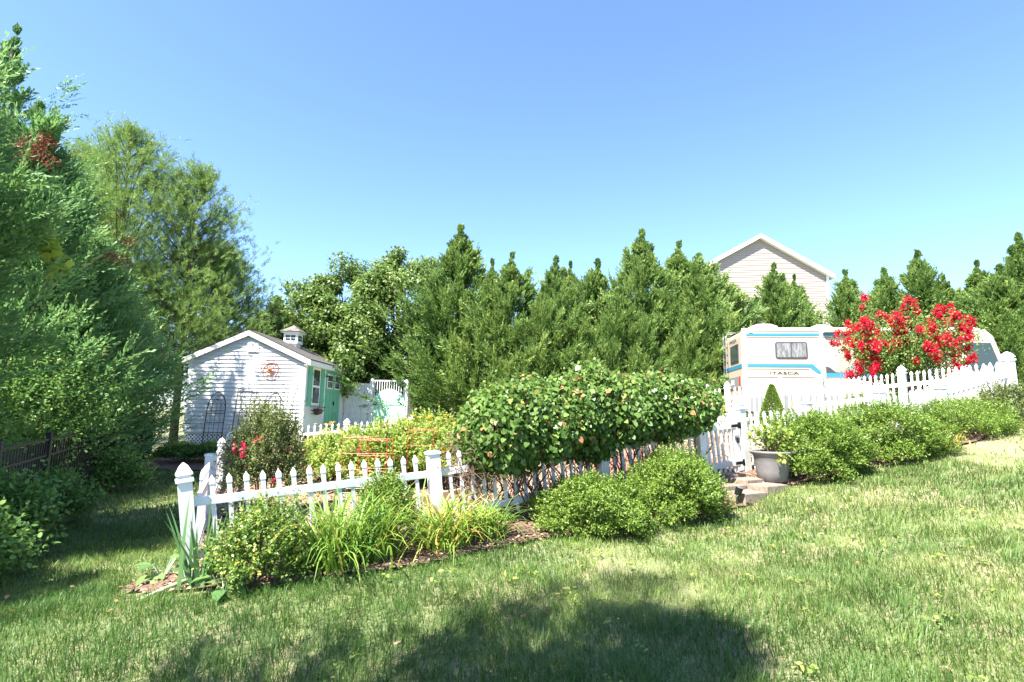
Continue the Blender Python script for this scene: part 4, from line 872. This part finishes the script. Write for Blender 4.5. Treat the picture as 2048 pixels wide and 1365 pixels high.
def hosta(c, n, L, label):
    z0 = g1(*c); o = empty('hosta', (c[0], c[1], z0), label, 'plant'); az = rng.uniform(0, 6.28, n)
    P = np.stack([.09*np.cos(az), .09*np.sin(az), rng.uniform(.06, .18, n)], -1); D = np.stack([np.cos(az), np.sin(az), rng.uniform(-.5, .15, n)], -1)
    for k in range(n):
        V, F = leaves(P[k:k+1], D[k:k+1], np.array([[0, 0, 1.]]), L*rng.uniform(.7, 1.1), L*.55, np.array([(0,0),(.2,.42),(.5,.5),(.8,.28),(1,0),(.8,-.28),(.5,-.5),(.2,-.42)]), .35); np_mesh('leaf', V, F, HOSTA, o, [rng.random()])
    s = MB(); [s.tube([(0, 0, 0), tuple(P[k])], .005, 4) for k in range(n)]; s.build('stems', HOSE, o)
hosta(onpix(330, 1100, 5.05), 11, .20, 'wilting hosta outside the corner post'); hosta(onpix(450, 1165, 4.5), 12, .17, 'small hosta under the gold edged bush')
# vegetables, cages and flowers in the garden
veg = [(690, 905, 9.6, .55, 1.0), (760, 900, 9.2, .6, 1.15), (830, 895, 9.6, .6, 1.15), (870, 880, 10.6, .6, 1.3), (720, 885, 11, .6, 1.0), (800, 875, 11.2, .6, 1.15), (900, 900, 9.0, .45, .95), (660, 900, 11.0, .45, .8)]
vl = ['leafy tomato plant by the wood chip path', 'tomato plant in front of the red wire cages', 'tall bean plant mixed with red zinnias', 'tall vegetable plant next to the grape vine', 'pale squash plant before the mint gate',
      'vegetable plant in the second garden row', 'low vegetable plant behind the flat topped post', 'low pale plant beside the shed side pickets']
for (px, py, d_, r, h), lb in zip(veg, vl):
    h *= .76; r *= .9
    o = shrub('vegetable_plant', onpix(px, py, d_), r, h, 1500, .055, .036, VEG, lb, 'plant', per=5, lump=.35, spread=.16, up=.8); blooms(o, 13, r*1.08, h*1.05, .055, PINKFL if px in (760, 830, 870) else YELFL, z0=.4)
def cage(c, s, h, mat, label):
    z0 = g1(*c); o = empty('plant_cage', (c[0], c[1], z0), label, 'plant cage'); m = MB()
    for i in (-1, 1):
        for j in (-1, 1): m.tube([(i*s, j*s, -.05), (i*s, j*s, h)], .0035, 4)
    m.build('uprights', mat, o); m = MB()
    for z_ in np.linspace(.25, h-.03, 4): m.tube([(-s,-s,z_),(s,-s,z_),(s,s,z_),(-s,s,z_)], .003, 4, closed=True)
    m.build('rings', mat, o)
for (px, py, d_, h, mt, lb) in ((718, 900, 8.6, 1.2, REDWIRE, 'red square wire cage around the plant by the path'), (752, 905, 8.3, 1.15, REDWIRE, 'red square wire cage in the middle of the tomato row'), (845, 900, 8.9, 1.2, REDWIRE, 'red square wire cage next to the grape vine'), (715, 950, 7.4, .62, GREENWIRE, 'low green wire cage behind the front pickets'), (790, 890, 10, 1.3, REDWIRE, 'red square wire cage in the second garden row')):
    cage(onpix(px, py, d_), .2, h*.82, mt, lb)
def rudbeckia(c, n, r, h, label):
    o = shrub('rudbeckia', c, r, h*.75, 420, .06, .02, VEG, label, 'flower', per=4, shape=RH, up=1.0, spread=.12)
    for k in range(n):
        a = rng.uniform(0, 6.28); q = math.sqrt(rng.random())*r; C = np.array([q*math.cos(a), q*math.sin(a), h*rng.uniform(.75, 1.05)]); b = np.linspace(0, 6.28, 10)[:-1]
        D = np.stack([np.cos(b), np.sin(b), np.full(9, -.15)], -1); V, F = leaves(np.tile(C, (9, 1)), D, np.tile([[0, -.5, 1.]], (9, 1)), .04, .018, RH, .1); np_mesh('bloom', V, F, YELFL, o, rng.random(9))
rudbeckia(onpix(665, 880, 13.0), 34, .5, 1.0, 'yellow coneflowers in front of the green shed doors'); rudbeckia(onpix(625, 890, 12.6), 22, .35, .8, 'yellow coneflowers by the back pickets')
rudbeckia(onpix(1440, 815, 11.5), 40, .5, .95, 'yellow coneflowers behind the gate beside the vine'); rudbeckia(onpix(1620, 815, 11.8), 24, .45, .6, 'yellow coneflowers beside the cone shaped spruce')
rudbeckia(onpix(375, 890, 15.6), 20, .45, .5, 'orange coneflowers under the shed lattice'); rudbeckia(onpix(860, 890, 10.0), 30, .5, 1.1, 'yellow coneflowers among the vegetables beside the vine')
shrub('flower_bed_plant', onpix(430, 890, 15.2), .7, .45, 1100, .06, .03, HEDGE, 'low green plant in the bed under the shed', 'plant', ry=.4); shrub('flower_bed_plant', onpix(360, 895, 15.3), .6, .45, 900, .06, .03, HEDGE, 'low dark plant by the shed corner and black fence', 'plant', ry=.4)
shrub('low_hedge', onpix(1760, 790, 11.6), .9, .55, 2200, .03, .018, BOX, 'low green hedge between the two white fences', ry=.35)
# wild shrubs and vines over the black fence
wl = ['tangled wild shrub over the near end of the black fence', 'ivy covered shrub in the fence corner under the cypress', 'loose shrub reaching over the black fence rail', 'leafy bramble at the foot of the black fence', 'vine thicket hiding the fence below the cedar', 'arching shrub with light leaves above the fence', 'bramble with bare straw stems by the fence end']
for (x, y, r, h, n, lb) in ((-5.15, 5.2, .32, .5, 900, wl[0]), (-5.65, 6.2, .34, .6, 900, wl[1]), (-7.9, 8.6, .9, 2.2, 1500, wl[2]), (-6.35, 7.8, .3, .45, 700, wl[3]), (-7.6, 6.8, .9, 1.9, 1800, wl[4]), (-8.4, 10.0, .9, 2.5, 1500, wl[5]), (-7.5, 10.6, .35, .5, 600, wl[6])):
    shrub('wild_shrub', (x, y), r, h, n, .06, .038, HEDGE, lb, 'shrub', per=7, lump=.5, spread=.36, stems=16, up=.7)
lv = empty('lime_vine', gp(-6.9, 6.6), 'lime green grape vine climbing the cypress', 'vine'); Vs = []; Fs = []; n0 = 0; path = []
for k in range(26):
    p = at(50+85*k/25*rng.uniform(.6, 1.2), 405+135*k/25, 6.4); path.append(p); V, F = blob(np.array(p-lv.location), (.10, .12, .08), 5, .12, .10, BROAD, -.5); Vs.append(V); Fs.append(F+n0); n0 += len(V)
np_mesh('foliage', np.concatenate(Vs), np.concatenate(Fs), LIME, lv, rng.random(26*5)); m = MB(); m.tube([lv.location]+[p for p in path[::-5]], .008, 4); m.build('stem', TWIG, lv, rel='world')
# ------------------------------------------------------------------ planter, steps, lamp, timbers, small items
pc = at(1546, 972, 7.75); pz = g1(pc.x, pc.y)+.03
pt = empty('planter', (pc.x, pc.y, pz), 'large grey flared planter pot beside the garden gate', 'planter')
prf = [(r_*.88, z_*.95) for r_, z_ in [(.17, 0), (.205, .02), (.235, .15), (.255, .28), (.275, .37), (.315, .405), (.325, .425), (.315, .44), (.275, .43), (.26, .36), (0.02, .35)]]
MB().lathe(prf, 36).build('pot', POT, pt, smooth=True); MB().lathe([(.225, .345), (.1, .36), (.01, .365)], 20).build('soil', MULCH, pt)
pp = shrub('potted_plant', (pc.x, pc.y, pz+.36), .22, .34, 60, .06, .045, VEG, 'half dry yellow green plant growing in the grey planter', 'plant', per=4, lump=.4, spread=.12, up=.9)
V, F = blob((-.02, -.30, -.01), (.12, .05, .08), 16, .07, .055, OVAL, -.6); np_mesh('trailing_leaves', V, F, VEG, pp, rng.uniform(.5, 1, 16))
st = empty('garden_steps', gp(3.15, 7.75), 'pair of weathered stone steps in front of the garden gate', 'steps')
sdir = (Vector(G2)-Vector(G1)); sdir.z = 0; sdir.normalize(); sn = Vector((sdir.y, -sdir.x, 0)); gm = Vector(G1).lerp(Vector(G2), .5)
for k, (off, zt, hl, dp) in enumerate(((.20, .66, .36, .26), (.48, .52, .42, .30), (.80, .40, .44, .30))):
    for j in range(2):
        c = gm + sn*off + sdir*((j-.5)*hl-.30-.12*off); m = MB(); a_ = c-sdir*(hl/2-.006); b_ = c+sdir*(hl/2-.006); a_.z = b_.z = g1(c.x, c.y)+.10-.075+random.uniform(-.006, .006); m.obox(a_, b_, dp, .15); m.build('slab', STONE, st, bevel=.012, rel='world')
bp = empty('brick_path', gp(3.6, 9.3), 'brick paved path inside the garden gate', 'path')
bme = MB().box(-.098, .098, -.045, .045, -.03, .03).mesh('brick', BRICK, bevel=.005)
for i in range(26):
    for j in range(8):
        c = Vector(gm)-sn*(.25+i*.1)+sdir*((j-3.5)*.205+(.1 if i % 2 else 0)); o = link('brick', bme, bp); c.z = g1(c.x, c.y)+.03+random.uniform(-.004, .004); frame(o, c-bp.location, (0,0,1), sdir)
for (a_, b_, lb) in (((-.2, 7.0), (1.9, 8.1), 'long brown timber edging a raised bed behind the vine'), ((-1.9, 7.4), (-.2, 8.3), 'brown timber edging behind the corner pickets'), ((.3, 6.75), (2.5, 7.75), 'low retaining timber under the front fence')):
    p = gp(*a_, .06); q = gp(*b_, .06); o = empty('timber', p, lb, 'timber')
    for k in range(2): m = MB(); m.obox(p.lerp(q, k/2+.003), p.lerp(q, (k+1)/2-.003), .09, .14); m.build('beam', TIMBER, o, bevel=.008, rel='world')
lp = at(1472, 1008, 7.0); lp.z = g1(lp.x, lp.y); sp_ = empty('spot_light', lp, 'small black stake spotlight tilted beside the stone steps', 'lamp')
MB().tube([(0,0,-.06),(.02,0,.14)], .012, 6).build('stake', BLACK, sp_); MB().tube([(.02,0,.15),(.045,-.02,.24)], .038, 12, .046).build('head', BLACK, sp_); MB().tube([(.045,-.02,.238),(.047,-.021,.244)], .040, 12).build('lens', CHROME, sp_)
a_ = at(278, 1172, 4.45); b_ = at(384, 1150, 4.72); a_.z = g1(a_.x, a_.y)+.02; b_.z = g1(b_.x, b_.y)+.07
ho = empty('drain_pipe', a_, 'pale green flattened pipe lying at the foot of the corner post', 'pipe'); MB().tube([a_, a_.lerp(b_, .5)+Vector((0,0,.01)), b_], .016, 8, .02).build('pipe', HOSE, ho, rel='world', smooth=True)
for o in list(bpy.data.objects):
    if o.type == 'MESH' and not o.data.materials: o.data.materials.append(VINYL)
